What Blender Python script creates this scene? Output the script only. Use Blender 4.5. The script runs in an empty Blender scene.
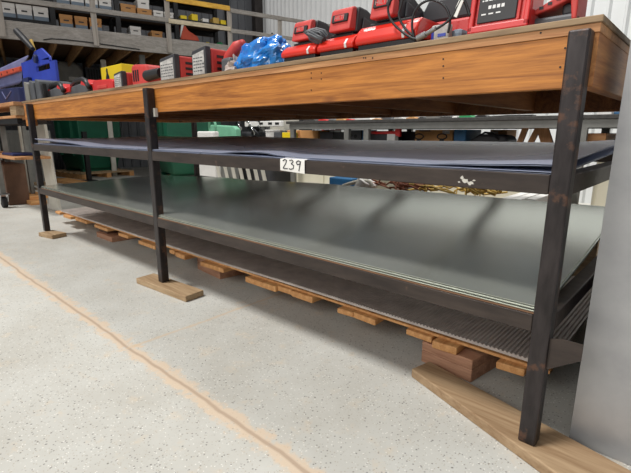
import bpy, bmesh, math, random
from mathutils import Vector, Matrix, noise
random.seed(7)
S = bpy.context.scene
C = S.collection
R = math.radians

# ------------------------------------------------------------------ camera
F = 439.06
PITCH, YAW, ROLL = 0.2321, -0.7383, 0.0018
EYE = Vector((0.3376, -1.3226, 0.9847))
_cy, _sy, _cp, _sp = math.cos(YAW), math.sin(YAW), math.cos(PITCH), math.sin(PITCH)
FWD = Vector((_sy * _cp, _cy * _cp, -_sp))
_r0 = Vector((_cy, -_sy, 0)); _u0 = _r0.cross(FWD)
RGT = _r0 * math.cos(ROLL) + _u0 * math.sin(ROLL)
UPV = -_r0 * math.sin(ROLL) + _u0 * math.cos(ROLL)
cd = bpy.data.cameras.new('camera'); cam = bpy.data.objects.new('camera', cd); C.objects.link(cam)
cd.sensor_width = 36.0; cd.lens = F / 631 * 36.0; cd.clip_start = 0.02; cd.clip_end = 200
mw = Matrix.Identity(4)
for i in range(3):
    mw[i][0] = RGT[i]; mw[i][1] = UPV[i]; mw[i][2] = -FWD[i]; mw[i][3] = EYE[i]
cam.matrix_world = mw
S.camera = cam

def ray(u, v): return FWD * F + RGT * (u - 315.5) - UPV * (v - 236.5)
def at(u, v, axis, val):
    d = ray(u, v); t = (val - EYE[axis]) / d[axis]; return EYE + d * t
# building frame (mezzanine runs along local Y, turned a little from the bench)
MA = Vector((-8.79, 0.945, 0)); PHI = -math.atan2(0.255, 0.967)
MZ = Matrix.Translation(MA) @ Matrix.Rotation(PHI, 4, 'Z')
MZI = MZ.inverted()
NV = Vector((math.cos(PHI), math.sin(PHI), 0)); MV = Vector((-math.sin(PHI), math.cos(PHI), 0))
def atk(u, v, k):      # point on the vertical plane at offset k from the mezzanine edge, in building coordinates
    d = ray(u, v); P = MA + NV * k; t = (P - EYE).dot(NV) / d.dot(NV); return MZI @ (EYE + d * t)

# ------------------------------------------------------------------ materials
def new_mat(name):
    m = bpy.data.materials.new(name); m.use_nodes = True
    nt = m.node_tree; b = nt.nodes['Principled BSDF']
    return m, nt, b
def lin(c):
    return tuple(((x / 255) / 12.92 if x / 255 <= 0.04045 else ((x / 255 + 0.055) / 1.055) ** 2.4) for x in c) + (1,)
def N(nt, t, **k):
    n = nt.nodes.new(t)
    for a, b in k.items():
        if a in n.inputs: n.inputs[a].default_value = b
        else: setattr(n, a, b)
    return n
def mat(name, c, rough=0.6, metal=0.0, c2=None, scale=6.0, stretch=(1, 1, 1), bump=0.0, var=0.5, c3=None, c3amt=0.6, c3scale=20.0, coat=0.0, spec=0.5, r2=None):
    """colour c, broken up by noise into c2, with patches of c3"""
    m, nt, b = new_mat(name); L = nt.links.new
    b.inputs['Roughness'].default_value = rough; b.inputs['Metallic'].default_value = metal
    b.inputs['Coat Weight'].default_value = coat; b.inputs['Specular IOR Level'].default_value = spec
    tc = N(nt, 'ShaderNodeTexCoord'); mp = N(nt, 'ShaderNodeMapping'); mp.inputs['Scale'].default_value = stretch
    L(tc.outputs['Object'], mp.inputs['Vector'])
    no = N(nt, 'ShaderNodeTexNoise', Scale=scale, Detail=6.0, Roughness=0.6); L(mp.outputs[0], no.inputs['Vector'])
    if c2 is None: c2 = tuple(x * 0.82 for x in c)
    rp = N(nt, 'ShaderNodeValToRGB'); rp.color_ramp.elements[0].position = 0.5 - var * 0.4; rp.color_ramp.elements[1].position = 0.5 + var * 0.4
    rp.color_ramp.elements[0].color = lin(c2); rp.color_ramp.elements[1].color = lin(c)
    L(no.outputs['Fac'], rp.inputs[0]); out = rp.outputs[0]
    if c3:
        n2 = N(nt, 'ShaderNodeTexNoise', Scale=c3scale, Detail=5.0, Roughness=0.65); L(tc.outputs['Object'], n2.inputs['Vector'])
        r2_ = N(nt, 'ShaderNodeValToRGB'); r2_.color_ramp.elements[0].position = c3amt; r2_.color_ramp.elements[1].position = min(1, c3amt + 0.08)
        L(n2.outputs['Fac'], r2_.inputs[0])
        mx = N(nt, 'ShaderNodeMix', data_type='RGBA'); L(r2_.outputs[0], mx.inputs[0]); L(out, mx.inputs[6]); mx.inputs[7].default_value = lin(c3)
        out = mx.outputs[2]
    L(out, b.inputs['Base Color'])
    if r2 is not None:
        mr = N(nt, 'ShaderNodeMapRange'); mr.inputs[3].default_value = rough; mr.inputs[4].default_value = r2
        L(no.outputs['Fac'], mr.inputs[0]); L(mr.outputs[0], b.inputs['Roughness'])
    if bump:
        bp = N(nt, 'ShaderNodeBump', Strength=bump, Distance=0.01); L(no.outputs['Fac'], bp.inputs['Height']); L(bp.outputs[0], b.inputs['Normal'])
    return m
def wood(name, c, c2, axis='x', knots=None, rough=0.55, fine=1.0, bump=0.15):
    m, nt, b = new_mat(name); L = nt.links.new
    tc = N(nt, 'ShaderNodeTexCoord'); mp = N(nt, 'ShaderNodeMapping')
    st = {'x': (0.5, 9, 9), 'y': (9, 0.5, 9), 'z': (9, 9, 0.5)}[axis]
    mp.inputs['Scale'].default_value = tuple(s * fine for s in st)
    L(tc.outputs['Object'], mp.inputs[0])
    n1 = N(nt, 'ShaderNodeTexNoise', Scale=1.6, Detail=7.0, Roughness=0.62, Distortion=1.4); L(mp.outputs[0], n1.inputs[0])
    mp2 = N(nt, 'ShaderNodeMapping'); mp2.inputs['Scale'].default_value = tuple(s * 6 * fine for s in st); L(tc.outputs['Object'], mp2.inputs[0])
    n2 = N(nt, 'ShaderNodeTexNoise', Scale=2.2, Detail=4.0, Roughness=0.6); L(mp2.outputs[0], n2.inputs[0])
    ad = N(nt, 'ShaderNodeMath', operation='MULTIPLY_ADD'); L(n2.outputs[0], ad.inputs[0]); ad.inputs[1].default_value = 0.5; L(n1.outputs[0], ad.inputs[2])
    rp = N(nt, 'ShaderNodeValToRGB'); e = rp.color_ramp.elements
    e[0].position = 0.56; e[1].position = 0.92; e[0].color = lin(c2); e[1].color = lin(c)
    L(ad.outputs[0], rp.inputs[0]); out = rp.outputs[0]
    if knots:
        mk = N(nt, 'ShaderNodeMapping'); mk.inputs['Scale'].default_value = {'x': (1, 2.2, 2.2), 'y': (2.2, 1, 2.2), 'z': (2.2, 2.2, 1)}[axis]; L(tc.outputs['Object'], mk.inputs[0])
        vo = N(nt, 'ShaderNodeTexVoronoi', Scale=2.6); L(mk.outputs[0], vo.inputs['Vector'])
        r3 = N(nt, 'ShaderNodeValToRGB'); r3.color_ramp.elements[0].position = 0.0; r3.color_ramp.elements[1].position = 0.13
        r3.color_ramp.elements[0].color = (1, 1, 1, 1); r3.color_ramp.elements[1].color = (0, 0, 0, 1); L(vo.outputs['Distance'], r3.inputs[0])
        mx = N(nt, 'ShaderNodeMix', data_type='RGBA'); L(r3.outputs[0], mx.inputs[0]); L(out, mx.inputs[6]); mx.inputs[7].default_value = lin(knots); out = mx.outputs[2]
    L(out, b.inputs['Base Color']); b.inputs['Roughness'].default_value = rough
    bp = N(nt, 'ShaderNodeBump', Strength=bump, Distance=0.004); L(ad.outputs[0], bp.inputs['Height']); L(bp.outputs[0], b.inputs['Normal'])
    return m
def sheet_mat(name, c, c2, rough, metal):
    m, nt, b = new_mat(name); L = nt.links.new
    tc = N(nt, 'ShaderNodeTexCoord')
    no = N(nt, 'ShaderNodeTexNoise', Scale=.9, Detail=3.0, Roughness=0.5); L(tc.outputs['Object'], no.inputs[0])
    rp = N(nt, 'ShaderNodeValToRGB'); rp.color_ramp.elements[0].position = .3; rp.color_ramp.elements[1].position = .7
    rp.color_ramp.elements[0].color = lin(c2); rp.color_ramp.elements[1].color = lin(c); L(no.outputs[0], rp.inputs[0]); L(rp.outputs[0], b.inputs['Base Color'])
    mr = N(nt, 'ShaderNodeMapRange'); mr.inputs[3].default_value = rough * .8; mr.inputs[4].default_value = rough * 1.25
    L(no.outputs[0], mr.inputs[0]); L(mr.outputs[0], b.inputs['Roughness'])
    b.inputs['Metallic'].default_value = metal
    return m
def floor_mat():
    m, nt, b = new_mat('speckled_concrete'); L = nt.links.new
    g = N(nt, 'ShaderNodeNewGeometry'); P = g.outputs['Position']
    n1 = N(nt, 'ShaderNodeTexNoise', Scale=1.3, Detail=8.0, Roughness=0.65); L(P, n1.inputs[0])
    rp = N(nt, 'ShaderNodeValToRGB'); e = rp.color_ramp.elements; e[0].position = .32; e[1].position = .68
    e[0].color = lin((174, 171, 162)); e[1].color = lin((195, 195, 189)); L(n1.outputs[0], rp.inputs[0]); col = rp.outputs[0]
    def over(col, fac, c):
        mx = N(nt, 'ShaderNodeMix', data_type='RGBA'); L(fac, mx.inputs[0]); L(col, mx.inputs[6]); mx.inputs[7].default_value = lin(c); return mx.outputs[2]
    def ramp(src, p0, p1, inv=False, top=1.0):
        r = N(nt, 'ShaderNodeValToRGB'); q = r.color_ramp.elements; q[0].position = p0; q[1].position = p1
        a, z = (0, 0, 0, 1), (top, top, top, 1)
        q[0].color, q[1].color = (z, a) if inv else (a, z); L(src, r.inputs[0]); return r.outputs[0]
    def math_(op, a, bb):
        k = N(nt, 'ShaderNodeMath', operation=op)
        for i, x in enumerate((a, bb)):
            if x is None: continue
            if isinstance(x, (int, float)): k.inputs[i].default_value = x
            else: L(x, k.inputs[i])
        return k.outputs[0]
    # sand-coloured scuffs and small chips of aggregate
    n2 = N(nt, 'ShaderNodeTexNoise', Scale=9.0, Detail=6.0, Roughness=0.7); L(P, n2.inputs[0])
    col = over(col, ramp(n2.outputs[0], .56, .72, top=.55), (202, 184, 158))
    for sc, thr, c, seedv in ((95.0, .20, (112, 108, 104), 0.0), (150.0, .24, (160, 150, 134), 3.1), (120.0, .22, (222, 220, 213), 7.7), (60.0, .12, (92, 88, 84), 5.0)):
        ma = N(nt, 'ShaderNodeVectorMath', operation='ADD'); L(P, ma.inputs[0]); ma.inputs[1].default_value = (seedv, seedv, 0)
        vo = N(nt, 'ShaderNodeTexVoronoi', Scale=sc); L(ma.outputs[0], vo.inputs['Vector'])
        rnd = N(nt, 'ShaderNodeSeparateColor'); L(vo.outputs['Color'], rnd.inputs[0])
        f = math_('MULTIPLY', ramp(vo.outputs['Distance'], thr, thr + .14, inv=True), ramp(rnd.outputs[0], .78, .82, top=.75))
        col = over(col, f, c)
    # saw-cut joints with crumbled, sandy edges
    sx = N(nt, 'ShaderNodeSeparateXYZ'); L(P, sx.inputs[0])
    n3 = N(nt, 'ShaderNodeTexNoise', Scale=14.0, Detail=5.0, Roughness=0.7); L(P, n3.inputs[0])
    n4 = N(nt, 'ShaderNodeTexNoise', Scale=3.0, Detail=4.0); L(P, n4.inputs[0])
    yy = math_('ADD', math_('ADD', sx.outputs[1], .515), math_('MULTIPLY', math_('SUBTRACT', n4.outputs[0], .5), .05))
    ay = math_('ABSOLUTE', yy, None)
    wob = math_('ADD', ay, math_('MULTIPLY', math_('SUBTRACT', n3.outputs[0], .54), .22))
    col = over(col, ramp(wob, .012, .040, inv=True, top=.8), (204, 182, 156))
    col = over(col, ramp(ay, .004, .010, inv=True, top=.7), (160, 138, 118))
    xx = math_('ABSOLUTE', math_('ADD', math_('ADD', sx.outputs[0], 1.575), math_('MULTIPLY', math_('SUBTRACT', n4.outputs[0], .5), .03)), None)
    wob2 = math_('ADD', xx, math_('MULTIPLY', math_('SUBTRACT', n3.outputs[0], .5), .05))
    gate = ramp(sx.outputs[1], 0.0, 0.001); gm = math_('GREATER_THAN', sx.outputs[1], -.53)
    col = over(col, math_('MULTIPLY', ramp(wob2, .004, .016, inv=True, top=.6), gm), (196, 172, 142))
    L(col, b.inputs['Base Color']); b.inputs['Roughness'].default_value = .72
    bp = N(nt, 'ShaderNodeBump', Strength=.12, Distance=.01); L(n2.outputs[0], bp.inputs['Height']); L(bp.outputs[0], b.inputs['Normal'])
    return m

M = {}
M['floor'] = floor_mat()
M['beam'] = wood('oiled_fir', (200, 130, 56), (134, 76, 27), 'x', knots=(112, 60, 26), rough=.5, fine=1.3)
M['beam_y'] = wood('oiled_fir_end', (196, 138, 80), (150, 92, 46), 'y', rough=.55)
M['joist'] = wood('joist_wood', (150, 98, 52), (98, 58, 28), 'y', rough=.6)
M['ply'] = wood('ply_edge', (160, 134, 102), (104, 80, 56), 'x', rough=.6, fine=1.5)
M['strip'] = wood('pale_ply', (206, 154, 104), (162, 108, 66), 'x', rough=.6, fine=1.4)
M['block'] = wood('block_wood', (182, 156, 122), (142, 114, 82), 'x', rough=.7)
M['board'] = wood('dusty_board', (172, 146, 114), (136, 108, 78), 'x', rough=.7)
M['crate_wood'] = wood('reddish_block', (192, 146, 116), (146, 102, 78), 'x', rough=.7)
M['slat'] = wood('pallet_slat', (222, 170, 112), (184, 126, 72), 'y', rough=.65)
M['fence_wood'] = wood('grey_painted_timber', (156, 150, 144), (124, 118, 112), 'y', rough=.75)
M['fence_wood_z'] = wood('grey_painted_post', (164, 156, 148), (134, 126, 118), 'z', rough=.75)
M['yellow_rail'] = wood('yellow_painted_rail', (226, 178, 66), (190, 140, 46), 'y', rough=.6)
M['pale_rail'] = wood('pale_rail', (206, 192, 166), (170, 156, 130), 'y', rough=.7)
M['mezz_joist'] = wood('mezz_joist', (168, 128, 84), (120, 84, 50), 'x', rough=.7)
M['deck'] = wood('deck_underside', (110, 80, 52), (78, 54, 34), 'y', rough=.8)
M['orange_wood'] = wood('orange_wood', (222, 168, 120), (190, 128, 80), 'z', rough=.6)
M['leg'] = mat('mill_scale_steel', (66, 60, 60), .38, .5, c2=(40, 36, 36), scale=9, stretch=(3, 3, .8), c3=(92, 68, 56), c3amt=.56, c3scale=12, bump=.08)
M['rail'] = mat('rusty_rail_steel', (76, 66, 60), .5, .4, c2=(52, 45, 42), scale=8, stretch=(.6, 3, 3), c3=(94, 76, 66), c3amt=.64, c3scale=16, bump=.08)
M['chip'] = mat('chipped_white_paint', (214, 210, 200), .7, c2=(180, 176, 166))
M['sheet'] = sheet_mat('galvanised_sheet', (226, 229, 218), (210, 215, 204), .2, .8)
M['sheet_dark'] = sheet_mat('cold_rolled_sheet', (188, 196, 220), (182, 190, 214), .26, .3)
M['sheet_stand'] = mat('standing_sheet', (178, 178, 178), .45, .4, c2=(156, 156, 158), scale=5, c3=(190, 188, 184), c3amt=.68, c3scale=26)
M['card'] = mat('brown_card', (150, 112, 84), .8, c2=(120, 88, 64))
M['ribbed'] = mat('ribbed_rubber_sheet', (204, 194, 186), .45, .1, c2=(172, 162, 156), scale=12)
M['paper'] = mat('paper', (238, 236, 230), .8, c2=(228, 226, 220))
M['ink'] = mat('ink', (40, 42, 50), .6)
M['red'] = mat('red_plastic', (212, 42, 40), .38, c2=(190, 32, 32), scale=5, coat=.2)
M['red_faded'] = mat('dusty_red_plastic', (210, 72, 66), .5, c2=(186, 54, 50), scale=9)
M['red_rub'] = mat('bright_red_plastic', (224, 48, 28), .3, c2=(206, 34, 22), coat=.4)
M['black'] = mat('black_plastic', (36, 36, 38), .45, c2=(24, 24, 26))
M['grey_plastic'] = mat('grey_plastic', (88, 90, 94), .5, c2=(64, 66, 70), scale=10)
M['dark_grey'] = mat('dark_grey_plastic', (62, 62, 66), .5, c2=(44, 44, 48), scale=10)
M['white_label'] = mat('white_label', (206, 203, 198), .6, c2=(146, 144, 142), scale=40)
M['mark'] = mat('white_print_highlight', (232, 232, 230), .6, c2=(222, 222, 220))
M['badge_print'] = mat('faded_print', (186, 140, 136), .6, c2=(170, 124, 120))
M['steel'] = mat('bare_steel', (158, 158, 158), .35, .8, c2=(130, 130, 130), scale=15)
M['bag'] = mat('blue_plastic_film', (34, 140, 222), .22, c2=(16, 104, 196), scale=9, coat=.6, c3=(176, 206, 232), c3amt=.62, c3scale=13)
M['crumple'] = mat('crumpled_clear_film', (206, 196, 190), .4, c2=(160, 140, 130), scale=30)
M['yellow'] = mat('yellow_card', (236, 208, 30), .5, c2=(226, 196, 22))
M['blue_paint'] = mat('blue_paint', (44, 70, 186), .4, c2=(32, 54, 156), scale=4, coat=.2)
M['blue_cover'] = mat('dusty_blue_cover', (128, 130, 170), .6, c2=(98, 102, 146), scale=5)
M['navy'] = mat('navy_tarp', (28, 40, 92), .5, c2=(18, 28, 70))
M['orange_paint'] = mat('orange_paint', (206, 84, 56), .5, c2=(180, 66, 42))
M['white'] = mat('white_box_card', (228, 226, 222), .7, c2=(214, 212, 208))
M['bluegrey'] = mat('blue_grey_print', (122, 136, 150), .7, c2=(104, 118, 132))
M['kraft'] = mat('kraft_card', (196, 146, 92), .75, c2=(176, 126, 76))
M['rack'] = mat('rack_steel', (34, 34, 36), .5, .3, c2=(24, 24, 26))
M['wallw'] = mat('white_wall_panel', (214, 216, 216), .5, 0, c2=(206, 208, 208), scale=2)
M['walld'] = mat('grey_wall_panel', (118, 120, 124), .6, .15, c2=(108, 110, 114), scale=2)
M['column'] = mat('column_steel', (66, 60, 58), .6, .2, c2=(52, 46, 44))
M['green'] = mat('green_bin_paint', (18, 92, 66), .5, c2=(12, 72, 52), scale=3)
M['mint'] = mat('mint_paint', (128, 190, 158), .45, c2=(108, 170, 138))
M['white_paint'] = mat('white_painted_steel', (206, 202, 190), .6, c2=(184, 180, 168), scale=6)
M['grey_steel'] = mat('grey_painted_steel', (132, 132, 128), .55, .2, c2=(112, 112, 108), scale=7)
M['slate'] = mat('dark_bench_top', (70, 68, 66), .7, c2=(44, 42, 40), scale=30)
M['blue_bin'] = mat('blue_bin_plastic', (36, 96, 140), .5, c2=(26, 78, 118))
M['tank'] = mat('grey_tank', (128, 126, 120), .6, c2=(110, 108, 104))
M['copper'] = mat('copper_wire', (140, 82, 52), .5, .3, c2=(106, 56, 36))
M['straw'] = mat('yellow_wire', (206, 172, 84), .5, c2=(178, 144, 64))
M['rubber'] = mat('rubber', (28, 28, 30), .7)
M['green_plastic'] = mat('green_plastic', (40, 150, 90), .5)
M['cream'] = mat('cream_paint', (232, 226, 204), .5, c2=(220, 214, 192), scale=3)
M['brown'] = mat('brown_card_dark', (104, 76, 58), .8, c2=(84, 60, 46))
M['chrome'] = mat('chrome', (206, 208, 210), .15, 1.0, c2=(190, 192, 194))

# ------------------------------------------------------------------ mesh builder
class MB:
    def __init__(s): s.v = []; s.f = []
    def add(s, vs, fs, X=None):
        o = len(s.v)
        s.v += [(X @ Vector(p)) if X else Vector(p) for p in vs]
        s.f += [tuple(i + o for i in f) for f in fs]; return s
    def box(s, x0, x1, y0, y1, z0, z1, X=None):
        vs = [(x, y, z) for z in (z0, z1) for y in (y0, y1) for x in (x0, x1)]
        return s.add(vs, [(0, 2, 3, 1), (4, 5, 7, 6), (0, 1, 5, 4), (2, 6, 7, 3), (0, 4, 6, 2), (1, 3, 7, 5)], X)
    def prism(s, poly, d0, d1, plane='xz', X=None):
        def P(a, b, d): return {'xz': (a, d, b), 'yz': (d, a, b), 'xy': (a, b, d)}[plane]
        n = len(poly); vs = [P(a, b, d0) for a, b in poly] + [P(a, b, d1) for a, b in poly]
        fs = [tuple(range(n)), tuple(range(2 * n - 1, n - 1, -1))] + [(i, i + n, (i + 1) % n + n, (i + 1) % n) for i in range(n)]
        return s.add(vs, fs, X)
    def loft(s, a, b):
        n = len(a); return s.add(list(a) + list(b), [tuple(range(n)), tuple(range(2 * n - 1, n - 1, -1))] + [(i, i + n, (i + 1) % n + n, (i + 1) % n) for i in range(n)])
    def tube(s, pts, r, n=8, X=None, closed=False):
        pts = [Vector(p) for p in pts]; m = len(pts); vs = []; up = None
        for i, p in enumerate(pts):
            a = pts[(i - 1) % m] if (closed or i > 0) else p; b = pts[(i + 1) % m] if (closed or i < m - 1) else p
            t = (b - a).normalized()
            if up is None: up = Vector((0, 0, 1)) if abs(t.z) < .9 else Vector((1, 0, 0))
            e = t.cross(up)
            if e.length < 1e-4: e = t.orthogonal()
            e.normalize(); w = e.cross(t).normalized(); up = w
            rr = r[i] if isinstance(r, (list, tuple)) else r
            vs += [p + e * rr * math.cos(2 * math.pi * k / n) + w * rr * math.sin(2 * math.pi * k / n) for k in range(n)]
        fs = []
        for i in range(m if closed else m - 1):
            j = (i + 1) % m
            fs += [(i * n + k, i * n + (k + 1) % n, j * n + (k + 1) % n, j * n + k) for k in range(n)]
        if not closed: fs += [tuple(range(n - 1, -1, -1)), tuple((m - 1) * n + k for k in range(n))]
        return s.add(vs, fs, X)
    def cyl(s, p0, p1, r, n=16, r1=None): return s.tube([p0, p1], [r, r if r1 is None else r1], n)
    def grid(s, fn, nu, nv):
        vs = [fn(i / nu, j / nv) for j in range(nv + 1) for i in range(nu + 1)]
        return s.add(vs, [(j * (nu + 1) + i, j * (nu + 1) + i + 1, (j + 1) * (nu + 1) + i + 1, (j + 1) * (nu + 1) + i) for j in range(nv) for i in range(nu)])
    def build(s, name, m, parent=None, bevel=0, smooth=False, origin=None, seg=2):
        me = bpy.data.meshes.new(name); bm = bmesh.new()
        vs = [bm.verts.new(p) for p in s.v]
        for f in s.f:
            try: bm.faces.new([vs[i] for i in f])
            except ValueError: pass
        bmesh.ops.remove_doubles(bm, verts=bm.verts, dist=1e-6)
        bmesh.ops.recalc_face_normals(bm, faces=bm.faces)
        if bevel:
            es = [e for e in bm.edges if len(e.link_faces) == 2 and e.calc_face_angle(0) > R(25)]
            bmesh.ops.bevel(bm, geom=es, offset=bevel, segments=seg, affect='EDGES', profile=.5, clamp_overlap=True)
        if smooth:
            for f in bm.faces: f.smooth = True
        if parent is not None: o0 = parent_loc(parent)
        elif origin is not None: o0 = Vector(origin)
        else:
            zs = [v.co for v in bm.verts]
            o0 = Vector(((min(p.x for p in zs) + max(p.x for p in zs)) / 2, (min(p.y for p in zs) + max(p.y for p in zs)) / 2, min(p.z for p in zs)))
        for v in bm.verts: v.co -= o0
        bm.to_mesh(me); bm.free(); me.materials.append(M[m] if isinstance(m, str) else m)
        o = bpy.data.objects.new(name, me); C.objects.link(o)
        if parent is not None: o.parent = parent
        else: o.location = o0
        return o
def parent_loc(o):
    l = Vector(o.location)
    while o.parent: o = o.parent; l += Vector(o.location)
    return l
def tag(o, label=None, cat=None, group=None, kind=None):
    for k, v in (('label', label), ('category', cat), ('group', group), ('kind', kind)):
        if v: o[k] = v
    return o
def thing(name, loc, label, cat, group=None):
    o = bpy.data.objects.new(name, None); C.objects.link(o); o.location = Vector(loc); o.empty_display_size = .05
    return tag(o, label, cat, group)
def struct(o): o['kind'] = 'structure'; return o
def text_mesh(name, body, size, X, m, parent, ext=.0006):
    cu = bpy.data.curves.new(name, 'FONT'); cu.body = body; cu.size = size; cu.extrude = ext; cu.align_x = 'CENTER'; cu.align_y = 'CENTER'; cu.resolution_u = 3
    t = bpy.data.objects.new(name, cu); C.objects.link(t); dg = bpy.context.evaluated_depsgraph_get(); dg.update()
    me = bpy.data.meshes.new_from_object(t.evaluated_get(dg)); bpy.data.objects.remove(t)
    b = MB(); b.add([v.co for v in me.vertices], [tuple(p.vertices) for p in me.polygons], X); bpy.data.meshes.remove(me)
    return b.build(name, m, parent)
def face_matrix(p, right, up):   # local x=right, y=up, z=outward
    x = Vector(right).normalized(); y = Vector(up); y = (y - x * y.dot(x)).normalized(); z = x.cross(y)
    X = Matrix.Identity(4)
    for i in range(3): X[i][0] = x[i]; X[i][1] = y[i]; X[i][2] = z[i]; X[i][3] = p[i]
    return X
def lerp(tab, x):
    if x <= tab[0][0]: return tab[0][1]
    for (a, b), (c, d) in zip(tab, tab[1:]):
        if x <= c:
            t = (x - a) / (c - a); t = t * t * (3 - 2 * t); return b + (d - b) * t
    return tab[-1][1]
LB = Matrix.Translation
TZ = 1.2745
def xu(u, y, z=TZ + .05):
    lo, hi = -9.0, 1.0
    for _ in range(50):
        mid = (lo + hi) / 2; P = Vector((mid, y, z)) - EYE
        if 315.5 + F * P.dot(RGT) / P.dot(FWD) < u: lo = mid
        else: hi = mid
    return lo


# ------------------------------------------------------------------ setting
struct(MB().box(-22, 8, -9, 16, -.1, 0).build('floor', 'floor'))
SW = 6.84; KW = -4.2; WH = 6.5
def corrugated(pts_len, X, name, m, thick=.05):
    # vertical ribs every 0.3 m along local x
    poly = []; x = 0.0
    while x < pts_len:
        poly += [(x, 0), (x + .022, -.04), (x + .05, -.04), (x + .072, 0)]; x += .23
    poly += [(pts_len, 0), (pts_len, thick), (0, thick)]
    return struct(MB().prism(poly, 0, WH, 'xy', X).build(name, m))
corrugated(15.0, MZ @ LB((KW, SW, 0)), 'wall_back', 'wallw')
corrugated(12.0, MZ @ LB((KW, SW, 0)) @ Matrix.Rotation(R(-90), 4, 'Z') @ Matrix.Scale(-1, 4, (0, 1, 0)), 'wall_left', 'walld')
struct(MB().box(KW + .04, KW + .30, SW - .30, SW - .04, 0, WH, MZ).build('trim_1', 'column', bevel=.01))

# ------------------------------------------------------------------ mezzanine with railing
mz = thing('mezzanine', MZ @ Vector((0, 2, 0)), 'grey timber edged storage mezzanine with open joists at the back left', 'mezzanine')
S0, S1 = -4.0, SW - .05
MB().box(-.04, 0, S0, S1, 2.5, 2.79, MZ).build('fascia_beam', 'fence_wood', mz, bevel=.004)
MB().box(KW + .05, -.04, S0, S1, 2.745, 2.79, MZ).build('deck', 'deck', mz)
s = S0 + .2
while s < S1 - .1:
    MB().box(KW + .1, -.08, s - .02, s + .02, 2.52, 2.745, MZ).build('joist', 'mezz_joist', mz); s += .42
for k, s in ((-.55, 2.35), (-1.66, 1.78), (-.5, 5.0), (-.5, -.3)):
    m_ = 'white_paint' if k == -1.66 else 'grey_steel'
    MB().box(k - .05, k + .05, s - .05, s + .05, 0, 2.52, MZ).build('support_post', m_, mz, bevel=.006)
MB().tube([MZ @ Vector(p) for p in ((.012, .62, 2.535), (.012, .74, 2.565), (.012, .95, 2.575), (.014, 1.3, 2.57), (.012, 2.2, 2.53))], .009, 6).build('cable', 'rack', mz, smooth=True)
MB().box(.001, .012, 1.78, 2.05, 2.54, 2.545, MZ).box(.001, .004, 1.78, 1.785, 2.54, 2.7, MZ).build('joint_plate', 'grey_steel', mz)

rl = thing('guard_railing', MZ @ Vector((0, 2, 2.79)), 'grey timber guard railing with one yellow top rail on the mezzanine edge', 'railing')
for s, z0, z1 in ((.05, 2.52, 3.5), (1.45, 2.52, 3.6), (2.77, 2.52, 3.6), (4.05, 2.55, 3.52), (5.25, 2.79, 3.47), (-1.3, 2.52, 3.6)):
    MB().box(0.002, .040, s - .045, s + .045, z0, z1, MZ).build('post', 'fence_wood_z', rl, bevel=.004)
MB().box(.042, .075, S0, 2.77, 3.07, 3.15, MZ).build('mid_rail', 'fence_wood', rl, bevel=.004)
MB().box(.042, .075, 2.77, 4.05, 3.06, 3.14, MZ).build('mid_rail', 'pale_rail', rl, bevel=.004)
MB().box(.042, .075, 4.05, SW - .06, 3.03, 3.11, MZ).build('mid_rail', 'fence_wood', rl, bevel=.004)
MB().box(.042, .075, S0, 2.75, 3.46, 3.55, MZ).build('top_rail', 'fence_wood', rl, bevel=.004)
o = MB().box(.042, .075, 2.75, 4.05, 3.45, 3.54, MZ).build('top_rail', 'yellow_rail', rl, bevel=.004); o['label'] = 'yellow painted top rail'
MB().box(.042, .075, 4.06, SW - .06, 3.42, 3.50, MZ).build('top_rail', 'fence_wood', rl, bevel=.004)

# pallet racking on the mezzanine deck
KR = -1.0
rk = thing('pallet_rack', MZ @ Vector((KR - .4, 2, 2.79)), 'black steel pallet racking full of boxes behind the grey guard railing', 'rack')
for s in (-1.2, .88, 2.05, 3.25, 4.45):
    for k in (KR - .06, KR - .85):
        MB().box(k - .05, k + .05, s - .045, s + .045, 2.79, 5.2, MZ).build('upright', 'rack', rk)
for s0, s1, shelves in ((-1.2, .88, (3.04, 3.43, 3.95)), (.88, 2.05, (2.98, 3.40, 3.95)), (2.05, 3.25, (2.96, 3.40, 3.95)), (3.25, 4.45, (2.90, 3.42, 3.95))):
    for z in shelves:
        MB().box(KR - .05, KR + .0, s0 + .05, s1 - .05, z - .13, z - .03, MZ).box(KR - .9, KR - .84, s0 + .05, s1 - .05, z - .13, z - .03, MZ).build('shelf_beam', 'rack', rk)
        MB().box(KR - .9, KR, s0 + .02, s1 - .02, z - .03, z, MZ).build('shelf_deck', 'rack', rk)
def carton(s0, s1, z0, z1, body, lid, label, k=KR - .04, depth=.36, skirt=None, group=None):
    c = MZ @ Vector((k - depth / 2, (s0 + s1) / 2, z0))
    t = thing('storage_box', c, label, 'box', group)
    h = z1 - z0
    MB().box(k - depth, k, s0 + .006, s1 - .006, z0, z1 - h * .25, MZ).build('box_body', body, t, bevel=.003)
    MB().box(k - depth - .004, k + .006, s0, s1, z1 - h * .32, z1, MZ).build('lid', lid, t, bevel=.003)
    MB().box(k + .001, k + .008, (s0 + s1) / 2 - .045, (s0 + s1) / 2 + .045, z1 - h * .5, z1 - h * .40, MZ).build('hand_hole', 'black', t)
    if skirt: MB().box(k + .0005, k + .004, s0 + .006, s1 - .006, z0 + .004, z0 + h * .3, MZ).build('printed_band', skirt, t)
    return t
def ord_(i): return ('first', 'second', 'third', 'fourth')[i]
for i, s in enumerate((.035, .30, .565)):
    carton(s, s + .25, 3.041, 3.29, 'white', 'white', 'white storage box with grey-blue band on the low rack shelf, %s from left' % ord_(i), skirt='bluegrey', group='white boxes at left of the rack')
for i, s in enumerate((.99, 1.25, 1.51)):
    carton(s, s + .225, 2.981, 3.21, 'kraft', 'kraft', 'brown storage box on the low rack shelf beside the rack upright, %s of three' % ord_(i), skirt='bluegrey', group='brown boxes on the low rack shelf')
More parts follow.
